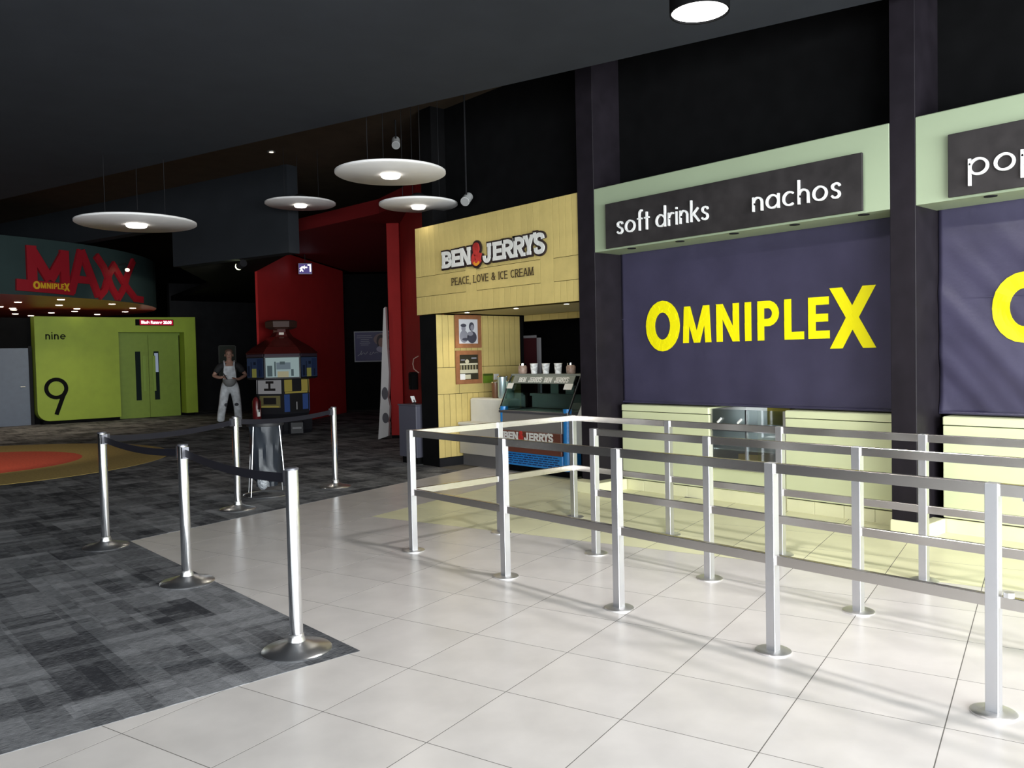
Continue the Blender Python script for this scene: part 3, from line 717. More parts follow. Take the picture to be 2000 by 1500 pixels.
for k, (x, y, lb) in ST.items():
    s = thing('belt_stanchion', lb, 'stanchion', (x,y,.002), 0, 'chrome belt stanchions'); SO[k] = s
    for me in (base_me, pole_me, collar_me, cap_me):
        o = bpy.data.objects.new(me.name.split('.')[0], me); COL.objects.link(o); o.parent = s
def belt(a, b):
    pa, pb = Vector(ST[a][:2]), Vector(ST[b][:2]); d = (pb-pa); L = d.length; d.normalize(); n = Vector((-d.y, d.x)); m = MB()
    rings = []
    for k in range(17):
        t = k/16; s = .035+(L-.07)*t; z = .895-.035*4*t*(1-t)
        p = d*s; rings.append([(p.x+n.x*e, p.y+n.y*e, z+hh) for e, hh in ((.002,-.025),(.002,.025),(-.002,.025),(-.002,-.025))])
    m.loft(rings).build('belt', BELT, SO[a])
    for st, q, sg in ((a, Vector((0,0)), 1), (b, Vector((0,0)), -1)):
        c = d*sg*.045; hm = MB()
        R = [(c.x+d.x*i*.016+n.x*j*.022, c.y+d.y*i*.016+n.y*j*.022) for i, j in ((-1,-1),(1,-1),(1,1),(-1,1))]
        hm.prism(R, .855, .935).build('belt_cassette', HEADM, SO[st])
belt('a','b'); belt('b','c'); belt('a','d'); belt('d','e')

# ---- bin bag stand
bn = thing('bin_bag_stand', 'wire hoop stand holding a dark translucent bin bag, behind the belt', 'bin', (-8.80,4.08,.002))
WIRE = mat('bin_wire', (.75,.76,.78), .3, 1)
MB().ring((0,0,.01), .265, .008, 40).build('base_hoop', WIRE, bn, True)
MB().ring((0,0,.80), .19, .012, 40).build('top_hoop', mat('bin_hoop_black', (.02,.02,.024), .5), bn, True)
for a in (25, 115, 205, 295):
    c, s = math.cos(math.radians(a)), math.sin(math.radians(a))
    MB().tube([(.265*c,.265*s,.01),(.195*c,.195*s,.80)], .006, 6).build('upright_wire', WIRE, bn, True)
rings = []; rnd = random.Random(3)
for k in range(15):
    t = k/14; z = .81-.70*t; R = .185-.02*math.sin(t*PI)*.5-(.05 if t > .9 else 0)-.02*t
    rings.append([(R*(1+.05*math.sin(j*3.1+t*5)+.04*math.sin(j*1.3-t*7))*math.cos(2*PI*j/28), R*(1+.05*math.sin(j*3.1+t*5)+.04*math.sin(j*1.3-t*7))*math.sin(2*PI*j/28), z) for j in range(28)])
BAG = mat('bin_bag_film', (.022,.027,.036), .36, spec=.4)
MB().loft(rings).build('bag', BAG, bn, True)
MB().lathe([(.20,.785),(.205,.80),(.20,.83),(.17,.835)], (0,0,0), 32).build('rim_collar', mat('bin_hoop_black', (.02,.02,.024), .5), bn, True)
MB().sph((.11,-.10,.17), .075, .06, .09).build('crumpled_film', mat('clear_film', (.35,.37,.40), .2, spec=.8, bump=1, bscale=40), bn, True, label='crumpled clear plastic in the bag')

# ---- podium with card reader
pd = thing('ticket_podium', 'dark grey ticket podium in front of the kiosk post', 'podium', (-10.08,6.72,0))
POD = mat('podium_grey', (.085,.085,.115), .45)
MB().bbox(.03,.41,.03,.19,0,.10,.004).build('plinth', BLACK, pd)
MB().bbox(0,.44,0,.22,.10,.835,.008).build('body', POD, pd)
MB().bbox(-.01,.45,-.01,.23,.835,.85,.004).build('top', POD, pd)
rd = thing('ticket_scanner', 'small tilted scanner screen standing on the dark grey podium', 'scanner', (-9.83,6.83,.85))
MB().lathe([(.035,0),(.03,.012)], (0,0,0), 16).build('foot', NEARBLK, rd); MB().tube([(0,0,.01),(-.02,0,.06)], .01, 8).build('neck', NEARBLK, rd)
sc = MB().loft([[(-.05,-.03,.115),(-.05,.03,.115),(-.062,.03,.11),(-.062,-.03,.11)],[(.0,-.03,.03),(.0,.03,.03),(-.012,.03,.024),(-.012,-.03,.024)]]).build('screen', WHITE, rd)

# ================================================================== RED CORNER
def wallseg(name, A, B, th, z0, z1, m, label=None):
    A, B = Vector(A), Vector(B); d = (B-A).normalized(); n = Vector((-d.y, d.x))*th
    return struct(name, MB().prism([tuple(A), tuple(B), tuple(B+n), tuple(A+n)], z0, z1), m, label)
wallseg('wall_red', (-17.1,7.85), (-20.97,12.2), .05, 0, 4.05, RED, 'red wall receding behind the arcade machine')
wallseg('wall_red_side', (-13.2,8.93), (-9.6,6.98), .2, 0, 4.3, RED, 'dark red side wall between red column and kiosk')
wallseg('wall_passage', (-22.6,11.9), (-17.0,18.2), .2, 0, 4.05, BLACK, 'black wall of the passage with the poster')
struct('ceiling_red', MB().prism([(-15.4,7.79),(-12.46,8.0),(-9.6,7.4),(-9.6,14.5),(-19.7,14.5),(-21.2,12.6),(-18.4,9.41)], 4.06, 4.31), mat('red_paint_shaded', (.15,.010,.011), .7, spec=.15), 'red soffit with its shade put into the colour')  # darker than the red wall: the soffit's shade is painted into its colour
rc = thing('red_column', 'slim bright red column beside the dark passage', 'column', (-13.27,8.85,0), -.82)
MB().bbox(-.12,.12,-.12,.12,.06,4.06,.006).build('shaft', RED, rc); MB().box(-.115,.115,-.115,.115,0,.06).build('foot', BLACK, rc)
struct('wall_kiosk_upper', MB().box(-9.66,-9.40,6.92,7.4,3.32,5.0), BLACK)
# bulkhead
wallseg('wall_bulkhead', (-13.70,6.90), (-16.9,6.003), -.25, 3.44, 5.0, mat('bulkhead_slate', (.022,.025,.03), .85, spec=.1, noise=.08, nscale=2), 'slate bulkhead hanging from the upper ceiling')
wallseg('wall_bulkhead_upper', (-16.9,6.003), (-30.5,2.2), -.25, 4.24, 5.0, MATS['bulkhead_slate'], 'slate upper bulkhead over the canopy')
struct('ceiling_corridor', MB().prism([(-13.75,7.0),(-17.15,7.84),(-19.0,9.92),(-21.2,12.4),(-26.2,14),(-26.2,9.2),(-20.6,8.3),(-16.95,6.1)], 3.46, 3.6), BLACK)
struct('wall_corridor', MB().box(-26.4,-26.2,9.15,17.2,0,4.0), NEARBLK)
# exit sign
ex = thing('exit_sign', 'small lit exit sign with arrow on the red wall', 'sign', (-18.25,9.60,3.72), 1.087)
MB().bbox(-.16,.16,-.03,.03,-.13,.13,.008).build('casing', mat('exit_casing',(.4,.38,.5),.4), ex)
MB().box(-.145,.145,-.036,-.03,-.115,.115).build('lit_face', emis('exit_purple', (.10,.08,.24), .9), ex)
q = []
q += ribbon([(.12,-.075),(.12,.09),(.06,.09)], .03); q += ribbon([(-.02,.03),(.05,.03)], .03); q += [((-.06,.03),(-.01,-.02),(-.01,.08),(-.06,.03))]
q += ribbon([(-.12,-.07),(-.085,-.01),(-.06,.05)], .03); q += ribbon([(-.085,-.01),(-.05,-.07)], .025); q += ribbon([(-.125,.0),(-.06,.045),(-.03,.01)], .02)
m = MB(); add_quads(m, q, MY(-.036), 0, .004); m.build('pictogram', emis('exit_white', (.95,.93,1), 2.2), ex)
MB().box(-.01,.01,-.01,.01,.13,.36).build('hanger', NEARBLK, ex)
# passage poster: facing the camera side
ps = thing('film_poster', 'purple framed film poster with a couple on the black passage wall', 'poster', (-21.66,12.93,1.44), math.atan2(.748,.663))
MB().box(0,1.2,-.02,.02,0,.91).build('frame', mat('poster_frame', (.3,.3,.34), .4), ps)
MB().box(.03,1.17,-.026,-.02,.03,.88).build('sheet', mat('poster_purple', (.05,.04,.13), .4), ps)
def pshape(poly, m, name, d=.004): MB().loft([[(x,-.026-e,z) for x, z in poly] for e in (0, d)]).build(name, m, ps)
el = lambda cx, cz, rx, rz, n=18: [(cx+rx*math.cos(2*PI*k/n), cz+rz*math.sin(2*PI*k/n)) for k in range(n)][::-1]
pshape(el(.86,.66,.28,.19), mat('poster_glow', (.25,.17,.18), .5), 'backlight', .003)
HAIR = mat('poster_hair', (.035,.022,.03), .5); FACE = mat('poster_face', (.34,.18,.15), .5)
pshape(el(.80,.60,.13,.20), HAIR, 'portrait_hair', .005); pshape(el(.81,.57,.085,.14), FACE, 'portrait_face', .007); pshape(el(.82,.37,.16,.10), mat('poster_pale', (.40,.36,.50), .5), 'portrait_shirt', .006)
pshape(el(1.04,.56,.10,.19), HAIR, 'portrait_hair', .005); pshape(el(1.03,.53,.065,.13), FACE, 'portrait_face', .007)
PT = mat('poster_white', (.35,.35,.4), .5)
for i, (a, b) in enumerate(((.09,.52),(.08,.55),(.2,.45),(.2,.45),(.17,.48),(.2,.43))): pshape([(a,.77-i*.055),(a,.785-i*.055),(b,.785-i*.055),(b,.77-i*.055)], PT, 'text_line', .003)
sg = MB(); s_q = ribbon(smooth_path([(.10,.18),(.18,.24),(.22,.33),(.20,.22),(.28,.27),(.33,.23),(.40,.30)],4), .014)+ribbon(smooth_path([(.50,.29),(.46,.22),(.52,.22),(.57,.29),(.60,.25),(.66,.28),(.72,.25)],4), .014)+ribbon(smooth_path([(.78,.30),(.86,.27),(.93,.32),(1.0,.27),(1.08,.32)],4), .03)
add_quads(sg, s_q, lambda u, v, dd: (u, -.034-dd, v), 0, .003); sg.build('script_title', PT, ps)
# standee leaning at the column, seen nearly edge on
sd = thing('cardboard_standee', 'tall thin white cardboard standee with dark blotches beside the red column', 'standee', (-13.33,8.42,.002), math.atan2(.748,.663))
prof = [(0,0),(.19,.06),(.21,.30),(.19,.34),(.22,.42),(.23,.62),(.20,.78),(.22,.98),(.235,1.25),(.21,1.8),(.20,2.48),(.165,2.45),(.12,1.7),(.06,.7)]
MB().loft([[(x,-.03,z) for x,z in prof],[(x+.02,.06,z) for x,z in prof]]).build('board', mat('standee_white', (.50,.49,.50), .6), sd)
for cz, rz in ((.40,.10),(.86,.12)):
    MB().loft([[(.15+.06*math.cos(2*PI*k/16), -.034-e, cz+rz*math.sin(2*PI*k/16)) for k in range(16)][::-1] for e in (0,.006)]).build('blotch', mat('standee_dark', (.05,.045,.06), .6), sd)
# dispenser and cable on the side wall
dp = thing('wall_dispenser', 'black dispenser box on the dark red side wall above the podium', 'dispenser', (-10.75,7.53,1.02), -.4966)
MB().bbox(-.16,.16,-.12,0,0,.27,.02).build('body', BLACK, dp); MB().box(-.05,.05,-.125,-.11,.0,.06).build('nozzle', NEARBLK, dp)
tag(MB().tube([(-10.60,7.46,1.28),(-10.70,7.44,1.34),(-10.74,7.45,1.42),(-10.70,7.44,1.50),(-10.60,7.46,1.54)], .008, 6).build('looped_cable', mat('cable_tan', (.5,.36,.3), .5)), 'thin looped cable above the black dispenser', 'cable')
# chair in the passage
ch = thing('passage_chair', 'dark chair with chrome back rails in the unlit passage', 'chair', (-18.6,12.6,.002), -.7)
MB().bbox(-.22,.22,-.22,.22,.42,.48,.02).build('seat', BLACK, ch); MB().bbox(-.2,.2,.19,.23,.60,.92,.02).build('backrest', BLACK, ch)
for x, y in ((-.2,-.2),(.2,-.2),(-.2,.2),(.2,.2)): MB().tube([(x,y,0),(x,y,.95 if y > 0 else .43)], .013, 8).build('leg', CHROME, ch, True)

# ---- arcade machine: hexagonal cabinet with red roof
ac = thing('arcade_machine', 'hexagonal arcade cabinet with lit panels and glossy dark red roof', 'arcade machine', (-16.38,8.02,.002), math.atan2(.748,.663)-PI/2-PI/2)
ac.rotation_euler.z = math.atan2(-8.02, 16.38)        # local +X looks at the visitor
def hexr(R, z, a0=30): return [(R*math.cos(math.radians(a0+60*k)), R*math.sin(math.radians(a0+60*k)), z) for k in range(6)]
CAB = mat('cabinet_black', (.008,.008,.012), .55); ROOF = mat('roof_dark_red', (.07,.010,.009), .2, coat=.4)
MB().loft([hexr(.62,.0,0),hexr(.66,.08,0),hexr(.66,.30,0),hexr(.52,.40,0)]).build('base', CAB, ac)
MB().loft([hexr(.56,.36,0),hexr(.60,.42,0),hexr(.60,1.14,0),hexr(.56,1.16,0)]).build('lower_cabinet', CAB, ac)
MB().loft([hexr(.66,1.13),hexr(.72,1.15),hexr(.72,1.60),hexr(.70,1.66)]).build('upper_cabinet', CAB, ac)
MB().loft([hexr(.72,1.66),hexr(.74,1.68),hexr(.60,1.80),hexr(.40,1.92),hexr(.24,2.02),hexr(.17,2.12),hexr(.16,2.20)]).build('roof', ROOF, ac)
crown = MB().loft([hexr(.24,2.18),hexr(.32,2.22),hexr(.33,2.34),hexr(.27,2.37)]).build('crown_sign', mat('crown_brown', (.05,.018,.012), .6), ac)
MB().box(.18,.20,-.05,.05,2.06,2.11).build('logo_plate', mat('logo_plate_pale',(.5,.42,.35),.4), ac)
def facet(ang, R, u0, u1, z0, z1, m, name, d=.0, e=.012):
    a = math.radians(ang); c, s = math.cos(a), math.sin(a); ap = R*math.cos(PI/6)
    P = lambda u, z, dd: ((ap+dd)*c-u*s, (ap+dd)*s+u*c, z)
    return MB().loft([[P(u0,z0,d+k),P(u1,z0,d+k),P(u1,z1,d+k),P(u0,z1,d+k)] for k in (0,e)]).build(name, m, ac)
SCR = {0: emis('screen_pale_teal', (.42,.55,.55), .5), 1: emis('screen_blue', (.02,.032,.065), .5), 2: emis('screen_blue', (.02,.032,.065), .5)}
for i in range(6):
    a = 60*i; facet(a, .72, -.33, .33, 1.18, 1.58, SCR[0] if i == 0 else SCR[1], 'screen', 0, .01)
    facet(a, .72, -.34, .34, 1.60, 1.655, mat('header_plum',(.035,.02,.035),.7), 'header', 0, .015)
facet(0,.72,-.10,.12,1.18,1.30, emis('screen_yellow', (.5,.47,.3), .5), 'screen_art', .010,.004); facet(0,.72,-.12,.16,1.34,1.48, emis('screen_grey', (.2,.26,.30), .5), 'screen_art', .010,.004)
for a in (60,-60): facet(a,.72,-.12,.06,1.18,1.36, emis('screen_olive', (.2,.2,.05), .5), 'screen_art', .010,.004); facet(a,.72,.10,.3,1.20,1.56, emis('screen_navy', (.012,.02,.05), .5), 'screen_art', .010,.004)
for a in (0,60,-60):
    for u0_, u1_, z0_, z1_ in ((-.3,-.2,1.2,1.42),(.17,.22,1.2,1.34),(-.16,-.13,1.2,1.5),(-.05,.05,1.44,1.5)): facet(a,.72,u0_,u1_,z0_,z1_, emis('screen_shadow', (.05,.07,.075) if a == 0 else (.004,.006,.012), 1) if a == 0 else emis('screen_dark', (.004,.006,.012), 1), 'screen_art', .014,.002)
PRW = emis('lit_print_white', (.30,.30,.31), .45); PRY = emis('lit_print_yellow', (.36,.30,.07), .4); PRB = emis('lit_print_blue', (.03,.06,.18), .5); PRK = mat('print_black', (.012,.011,.012), .4)
# lower facets: left one white, right one yellow over blue
for a, kind in ((30,'R'),(-30,'L'),(90,'R'),(-90,'L'),(150,'L'),(-150,'R')):
    if kind == 'L':
        facet(a,.60,-.27,.26,.84,1.12,PRW,'print_panel'); facet(a,.60,-.09,.09,1.05,1.10,PRK,'print_art',.012,.004); facet(a,.60,-.13,.13,.90,.95,PRK,'print_art',.012,.004); facet(a,.60,-.03,.02,.95,1.05,PRK,'print_art',.012,.004)
        facet(a,.60,-.24,.23,.55,.80,mat('print_dim_olive',(.16,.14,.06),.4),'print_panel'); facet(a,.60,-.15,.14,.62,.76,PRK,'monitor',.012,.004); facet(a,.60,-.2,.2,.56,.585,PRY,'print_art',.012,.004)
    else:
        facet(a,.60,-.27,-.1,.88,1.12,PRY,'print_panel'); facet(a,.60,.12,.27,.88,1.12,PRY,'print_panel'); facet(a,.60,-.1,.12,.90,1.12,PRK,'print_panel'); facet(a,.60,-.26,.26,.84,.875,PRY,'print_art')
        facet(a,.60,-.28,-.16,.46,.82,PRB,'print_panel'); facet(a,.60,.14,.27,.5,.82,PRB,'print_panel'); facet(a,.60,-.16,.14,.46,.82,PRK,'monitor'); facet(a,.60,-.01,.01,.50,.66,PRW,'print_art',.012,.004)
MB().bbox(.62,.80,-.30,-.02,.05,.30,.03).build('coin_unit', CAB, ac); MB().box(.80,.806,-.26,-.06,.22,.29).build('coin_plate', mat('coin_red',(.12,.008,.012),.5), ac)
MB().bbox(.62,.80,.10,.40,.03,.28,.03).build('coin_unit', CAB, ac); MB().box(.80,.806,.16,.34,.12,.16).build('coin_plate', mat('coin_grey',(.12,.12,.13),.5), ac)

# fire extinguisher beside the arcade machine
fe = thing('fire_extinguisher', 'red fire extinguisher to the left of the arcade machine', 'extinguisher', (-15.85,7.18,.052))
FR = mat('extinguisher_red', (.10,.008,.01), .3)
MB().lathe([(.075,.30),(.085,.32),(.085,.66),(.06,.72),(.025,.75)], (0,0,0), 20).build('cylinder', FR, fe, True)
MB().lathe([(.09,-.05),(.09,.02),(.02,.03),(.02,.30)], (0,0,0), 20).build('stand', NEARBLK, fe, True)
MB().bbox(-.02,.06,-.015,.015,.75,.80,.005).build('valve', BLACK, fe); MB().tube([(.03,0,.77),(.12,0,.70),(.11,0,.45)], .012, 8).build('hose', BLACK, fe, True)
MB().box(.08,.09,-.03,.03,.36,.50).build('label_plate', OFFWHITE, fe)

# ================================================================== SCREEN NINE
gb = struct('wall_screen', MB().prism([(-24.45,-7.4),(-24.45,9.12),(-26.3,9.12),(-26.3,-7.4)], 0, 2.78), BLACK, 'black wall below the canopy')
gp = thing('green_portal', 'lime green wall panel and door surround with a black figure nine', 'wall panel', (-24.0,0,0))
def rrect(y0, y1, z0, z1, r, corner):      # only the lower left corner is rounded
    return arc(y0+r, z0+r, r, r, 180, 270, 8)+[(y1,z0),(y1,z1),(y0,z1)] if corner else [(y0,z0),(y1,z0),(y1,z1),(y0,z1)]
def xslab(par, poly, x0, x1, m, name, label=None): return MB().loft([[(x0,y,z) for y,z in poly],[(x1,y,z) for y,z in poly]]).build(name, m, par, label=label)
xslab(gp, rrect(4.97,6.99,.09,2.80,.28,True), -.4, 0, GREEN, 'left_panel')
xslab(gp, [(6.99,2.40),(9.09,2.40),(9.09,2.84),(6.99,2.80)], -.4, 0, GREEN, 'lintel')
xslab(gp, [(8.76,.09),(9.09,.09),(9.09,2.40),(8.76,2.40)], -.4, 0, GREEN, 'right_jamb')
xslab(gp, [(5.1,0),(6.97,0),(6.97,.09),(5.1,.09)], -.4, -.05, BLACK, 'skirting')
q = ribbon(arc(5.42,.93,.235,.235,0,345,23), .095, True)+ribbon([(5.64,.85),(5.58,.74),(5.40,.25)], .10)
m = MB(); add_quads(m, q, MX(0), 0, .012); m.build('numeral', BLACK, gp, label='large black figure 9')
for lq in word_low('nine', 5.215, 5.69, 2.205, .135, .2): m = MB(); add_quads(m, lq, MX(0), 0, .012); m.build('letter', BLACK, gp)
dr = struct('door_1', None, None, 'green double door of screen nine')
for a, b, s in ((7.02,7.865,0),(7.875,8.72,1)):
    lf = MB().box(-24.40,-24.35,a,b,.01,2.33).build('door_leaf', mat('door_green', (.17,.25,.03), .5, noise=.05), dr)
    y = 7.51 if s == 0 else 8.01
    MB().box(-24.352,-24.345,y,y+.14,.50,1.87).build('vision_panel', mat('vision_dark', (.012,.02,.02), .1), lf)
    MB().bbox(-24.35,-24.33,(7.70 if s == 0 else 7.97),(7.78 if s == 0 else 8.05),.75,1.75,.004).build('push_plate', mat('push_plate_green', (.20,.30,.05), .4), lf)
MB().box(-24.345,-24.34,8.03,8.13,1.28,1.82).build('lit_glass', emis('vision_daylight', (.25,.3,.4), .8), dr)
for z in (1.42,1.62): pass
MB().box(-24.40,-24.36,7.0,8.76,2.33,2.40).build('door_head', mat('door_green', (.23,.35,.035), .5), dr)
# led sign
ls = thing('led_sign', 'red glowing LED screen-time sign over the green double door', 'sign', (-24.0,7.44,2.585), 0)
MB().bbox(0,.05,0,1.02,0,.17,.006).build('casing', BLACK, ls)
MB().box(.05,.055,.10,1.005,.012,.158).build('lit_face', emis('led_red', (.42,.006,.03), .8), ls)
cu = bpy.data.curves.new('led_text', 'FONT'); cu.body = 'Blade Runner 20:00'; cu.size = .115; cu.extrude = .002; cu.offset = .003
to = bpy.data.objects.new('led_text', cu); COL.objects.link(to)
dg = bpy.context.evaluated_depsgraph_get(); me = bpy.data.meshes.new_from_object(to.evaluated_get(dg)); bpy.data.objects.remove(to)
me.materials.append(emis('led_white', (1,.75,.78), 2.5)); xs = [v.co.x for v in me.vertices]; sc = .82/(max(xs)-min(xs))
for v in me.vertices: v.co = (.058+v.co.z, .14+(v.co.x-min(xs))*sc, .05+v.co.y)
lo = bpy.data.objects.new('led_lettering', me); COL.objects.link(lo); lo.parent = ls; lo['kind'] = 'stuff'
# grey blue door at the far left
d3 = struct('door_3', None, None, 'grey blue door left of the green panel')
MB().box(-24.45,-24.30,3.95,4.87,.0,1.99).build('door_leaf', mat('door_grey_blue', (.10,.125,.18), .4, noise=.05), d3)
MB().box(-24.45,-24.28,4.87,4.95,0,2.04).build('door_frame', NEARBLK, d3); MB().tube([(-24.29,4.75,1.0),(-24.22,4.75,1.0),(-24.22,4.65,1.0)], .012, 8).build('door_handle', STEEL, d3)
# dim picture on the corridor wall
pf = thing('wall_frame', 'dim grey-green framed notice on the black corridor wall behind the person', 'frame', (-26.18,10.62,1.05))
f = MB(); f.box(0,.03,0,.03,0,1.02); f.box(0,.03,.55,.58,0,1.02); f.box(0,.03,0,.58,0,.03); f.box(0,.03,0,.58,.99,1.02); f.build('frame', mat('dull_frame',(.13,.13,.12),.5), pf)
MB().box(.0,.012,.03,.55,.03,.99).build('sheet', mat('dull_green_sheet', (.075,.085,.07), .4), pf)

# ---- round canopy with the screen sign
CCX, CCY, CR = -24.95, 2.49, 5.55
cn = thing('round_canopy', 'round teal canopy drum with a glossy red underside full of small downlights', 'canopy', (CCX,CCY,3.0))
TEAL = mat('canopy_teal', (.026,.045,.045), .7, spec=.15, noise=.08, nscale=1.5)
MB().lathe([(CR,0),(CR,1.195)], (0,0,0), 96, False).build('drum', TEAL, cn, True)
MB().lathe([(CR-.01,.0),(CR-.01,.03)], (0,0,0), 96).build('soffit', mat('canopy_red', (.72,.085,.04), .4), cn)
lens_me = MB().lathe([(.075,-.006),(.075,.004)], (0,0,0), 14).mesh('downlight', emis('canopy_lens', (1,.88,.68), 12))
CL = [(-20.65,4.83),(-21.82,4.21),(-22.56,5.23),(-23.62,4.16),(-24.13,4.53),(-24.9,3.55),(-24.76,4.67),(-23.82,5.94),(-24.94,6.16),(-21.7,6.2),(-23.07,7.1),(-24.71,7.4),(-26.24,7.08),(-25.85,5.79),(-27.4,5.6),(-26.64,5.06),(-21.4,2.6),(-22.8,3.0),(-22.2,1.2),(-20.6,1.4),(-24.0,1.6)]
for x, y in CL:
    o = bpy.data.objects.new('downlight', lens_me); COL.objects.link(o); o.parent = cn; o.location = (x-CCX, y-CCY, -.001)
for x, y, e in ((-21.5,3.2,26),(-22.6,5.6,22),(-20.8,1.2,22),(-21.6,5.3,18)):
    L = bpy.data.lights.new('canopy_downlight', 'SPOT'); L.energy = e*3; L.color = (1,.85,.62); L.spot_size = 2.2; L.spot_blend = .7; L.shadow_soft_size = .1
    o = bpy.data.objects.new('canopy_downlight', L); COL.objects.link(o); o.location = (x-CCX, y-CCY, -.04); o.parent = cn
mx = thing('canopy_lettering', 'large red sign letters with small yellow word on the teal canopy drum', 'sign', (0,0,0))
def MC(u, v, dd): a = u/CR; return (CCX+(CR+dd)*math.cos(a), CCY+(CR+dd)*math.sin(a), v)
D2 = math.radians(1)*CR
def A_(*p): return [(a*D2, z) for a, z in p]
RL = mat('sign_red', (.27,.010,.018), .5, spec=.2)
q = []
w = .20
q += ribbon(A_((16.2,3.12),(16.2,4.03)), w)+ribbon(A_((23.6,3.12),(23.6,4.0)), w)
q += ribbon(A_((16.0,3.98),(20.0,3.34)), w)+ribbon(A_((23.8,3.95),(20.0,3.34)), w)
q += ribbon(A_((12.9,3.20),(25.6,3.16)), .24)
q += ribbon(A_((25.0,3.1),(28.0,4.05)), w*.85)+ribbon(A_((28.0,4.05),(32.6,3.06)), w*.85)+ribbon(A_((26.6,3.40),(30.2,3.40)), .16)
q += ribbon(A_((32.2,3.98),(34.6,3.74),(37.0,3.3),(39.2,3.06)), w*.8)+ribbon(A_((38.6,3.86),(36.4,3.62),(34.6,3.22),(32.6,3.05)), w*.8)
q += ribbon(A_((38.2,3.78),(41.0,3.5),(44.0,3.28),(47.0,3.10),(51.0,3.10)), w*.8)+ribbon(A_((46.6,4.02),(43.6,3.66),(41.6,3.3),(39.2,3.06)), w*.75)
def dice(q, n=5):
    out = []
    for a, b, c, d in q:
        for k in range(n):
            t0, t1 = k/n, (k+1)/n; lp = lambda p, r, t: (p[0]+(r[0]-p[0])*t, p[1]+(r[1]-p[1])*t)
            out.append((lp(a,d,t0), lp(b,c,t0), lp(b,c,t1), lp(a,d,t1)))
    return out
m = MB(); add_quads(m, dice(q), MC, .01, .07); m.build('red_letters', RL, mx)
omniplex(mat('sign_yellow', (.62,.36,.02), .4), mx, MC, 16.2*D2, 8.2*D2, 3.15, .07, .085)
sl = thing('sign_lamp', 'small bracket lamp on the red canopy letters', 'lamp', tuple(MC(39.8*D2, 3.72, .07)), math.radians(39.8))
MB().tube([(0,0,.12),(.16,0,.16),(.2,0,.02)], .012, 8).build('arm', NEARBLK, sl, True); MB().sph((.2,0,0), .05, .05, .04).build('bulb', emis('lamp_warm', (1,.8,.5), 5), sl, True)

# ================================================================== LAMPS
def disc_pendant(loc, D, top, label, e):
    p = thing('disc_pendant', label, 'pendant lamp', loc, 0, 'round white disc pendants'); r = D/2
    MB().lathe([(r-.02,-.012),(r,0),(r,.022),(r-.02,.03)], (0,0,0), 64).build('disc', mat('disc_white', (.80,.78,.78), .5), p, True)
    MB().lathe([(.075*D,-.05),(.085*D,-.04),(.09*D,-.012)], (0,0,0), 32).build('lens', emis('pendant_lens', (1,.95,.86), 7), p, True)
    MB().lathe([(.11*D,.03),(.11*D,.12),(.05*D,.16)], (0,0,0), 24).build('driver_box', NEARBLK, p, True)
    for a in (40, 160, 280):
        x, y = .55*r*math.cos(math.radians(a)), .55*r*math.sin(math.radians(a))
        MB().tube([(x,y,.02),(x,y,top-loc[2])], .004, 6).build('suspension_wire', NEARBLK, p)
    L = bpy.data.lights.new('pendant_light', 'SPOT'); L.energy = e*2; L.color = (1,.9,.76); L.shadow_soft_size = .09; L.spot_size = 2.75; L.spot_blend = .6
    o = bpy.data.objects.new('pendant_light', L); COL.objects.link(o); o.parent = p; o.location = (0,0,-.16)
    return p
disc_pendant((-8.30,5.51,3.69), 1.3, 5.0, 'large white disc pendant above the barrier, nearest of the discs', 12)
disc_pendant((-11.54,3.64,3.37), 1.5, 4.2, 'white disc pendant at the left under the slate ceiling', 5)
disc_pendant((-12.68,6.62,4.11), 1.15, 5.0, 'white disc pendant half hidden by the bulkhead', 14)
disc_pendant((-9.30,6.61,3.585), 1.065, 5.0, 'white disc pendant in front of the red column and kiosk corner', 1)
def can_pendant(loc, label):
    p = thing('cylinder_pendant', label, 'pendant lamp', loc, 0, 'cylinder pendants over the queue')
    MB().lathe([(.165,.0),(.175,.0),(.175,.34),(.05,.36)], (0,0,0), 40, False).build('housing', BLACK, p, True)
    MB().lathe([(.166,.012),(.166,.016)], (0,0,0), 40).build('diffuser', emis('diffuser_white', (1,.98,.95), 9), p)
    MB().tube([(0,0,.36),(0,0,4.2-loc[2])], .006, 6).build('suspension_wire', BLACK, p)
    L = bpy.data.lights.new('queue_light', 'AREA'); L.shape = 'DISK'; L.size = .3; L.energy = 62; L.color = (1,.97,.93)
    o = bpy.data.objects.new('queue_light', L); COL.objects.link(o); o.parent = p; o.location = (0,0,-.005)
can_pendant((-2.96,4.17,3.51), 'black cylinder pendant with bright white underside at the top edge')
can_pendant((-.6,4.85,3.51), 'black cylinder pendant to the right of the view over the barriers')
can_pendant((1.7,5.5,3.51), 'black cylinder pendant far right over the barriers')
def spot(loc, aim, top, label, e, col, lens, r=.06):
    p = thing('spotlight', label, 'spotlight', loc, 0)
    d = (Vector(aim)-Vector(loc)).normalized()
    MB().tube([-d*.12, d*.08], r, 16).build('barrel', NEARBLK if lens else mat('spot_white',(.6,.6,.6),.4), p, True)
    (MB().sph(tuple(d*.11), r*.95, r*.95, r*.95) if lens else MB().tube([d*.078, d*.088], r*.9, 16)).build('lens', lens or mat('lens_dark',(.3,.3,.3),.1), p, True)
    MB().tube([(0,0,.02),(0,0,top-loc[2])], .012, 8).build('stem', NEARBLK, p, True)
    if e:
        L = bpy.data.lights.new('spot_beam', 'SPOT'); L.energy = e; L.color = col; L.spot_size = .72; L.spot_blend = .7; L.shadow_soft_size = .05
        o = bpy.data.objects.new('spot_beam', L); COL.objects.link(o); o.parent = p; o.location = d*.2; o.rotation_euler = d.to_track_quat('-Z','Y').to_euler()
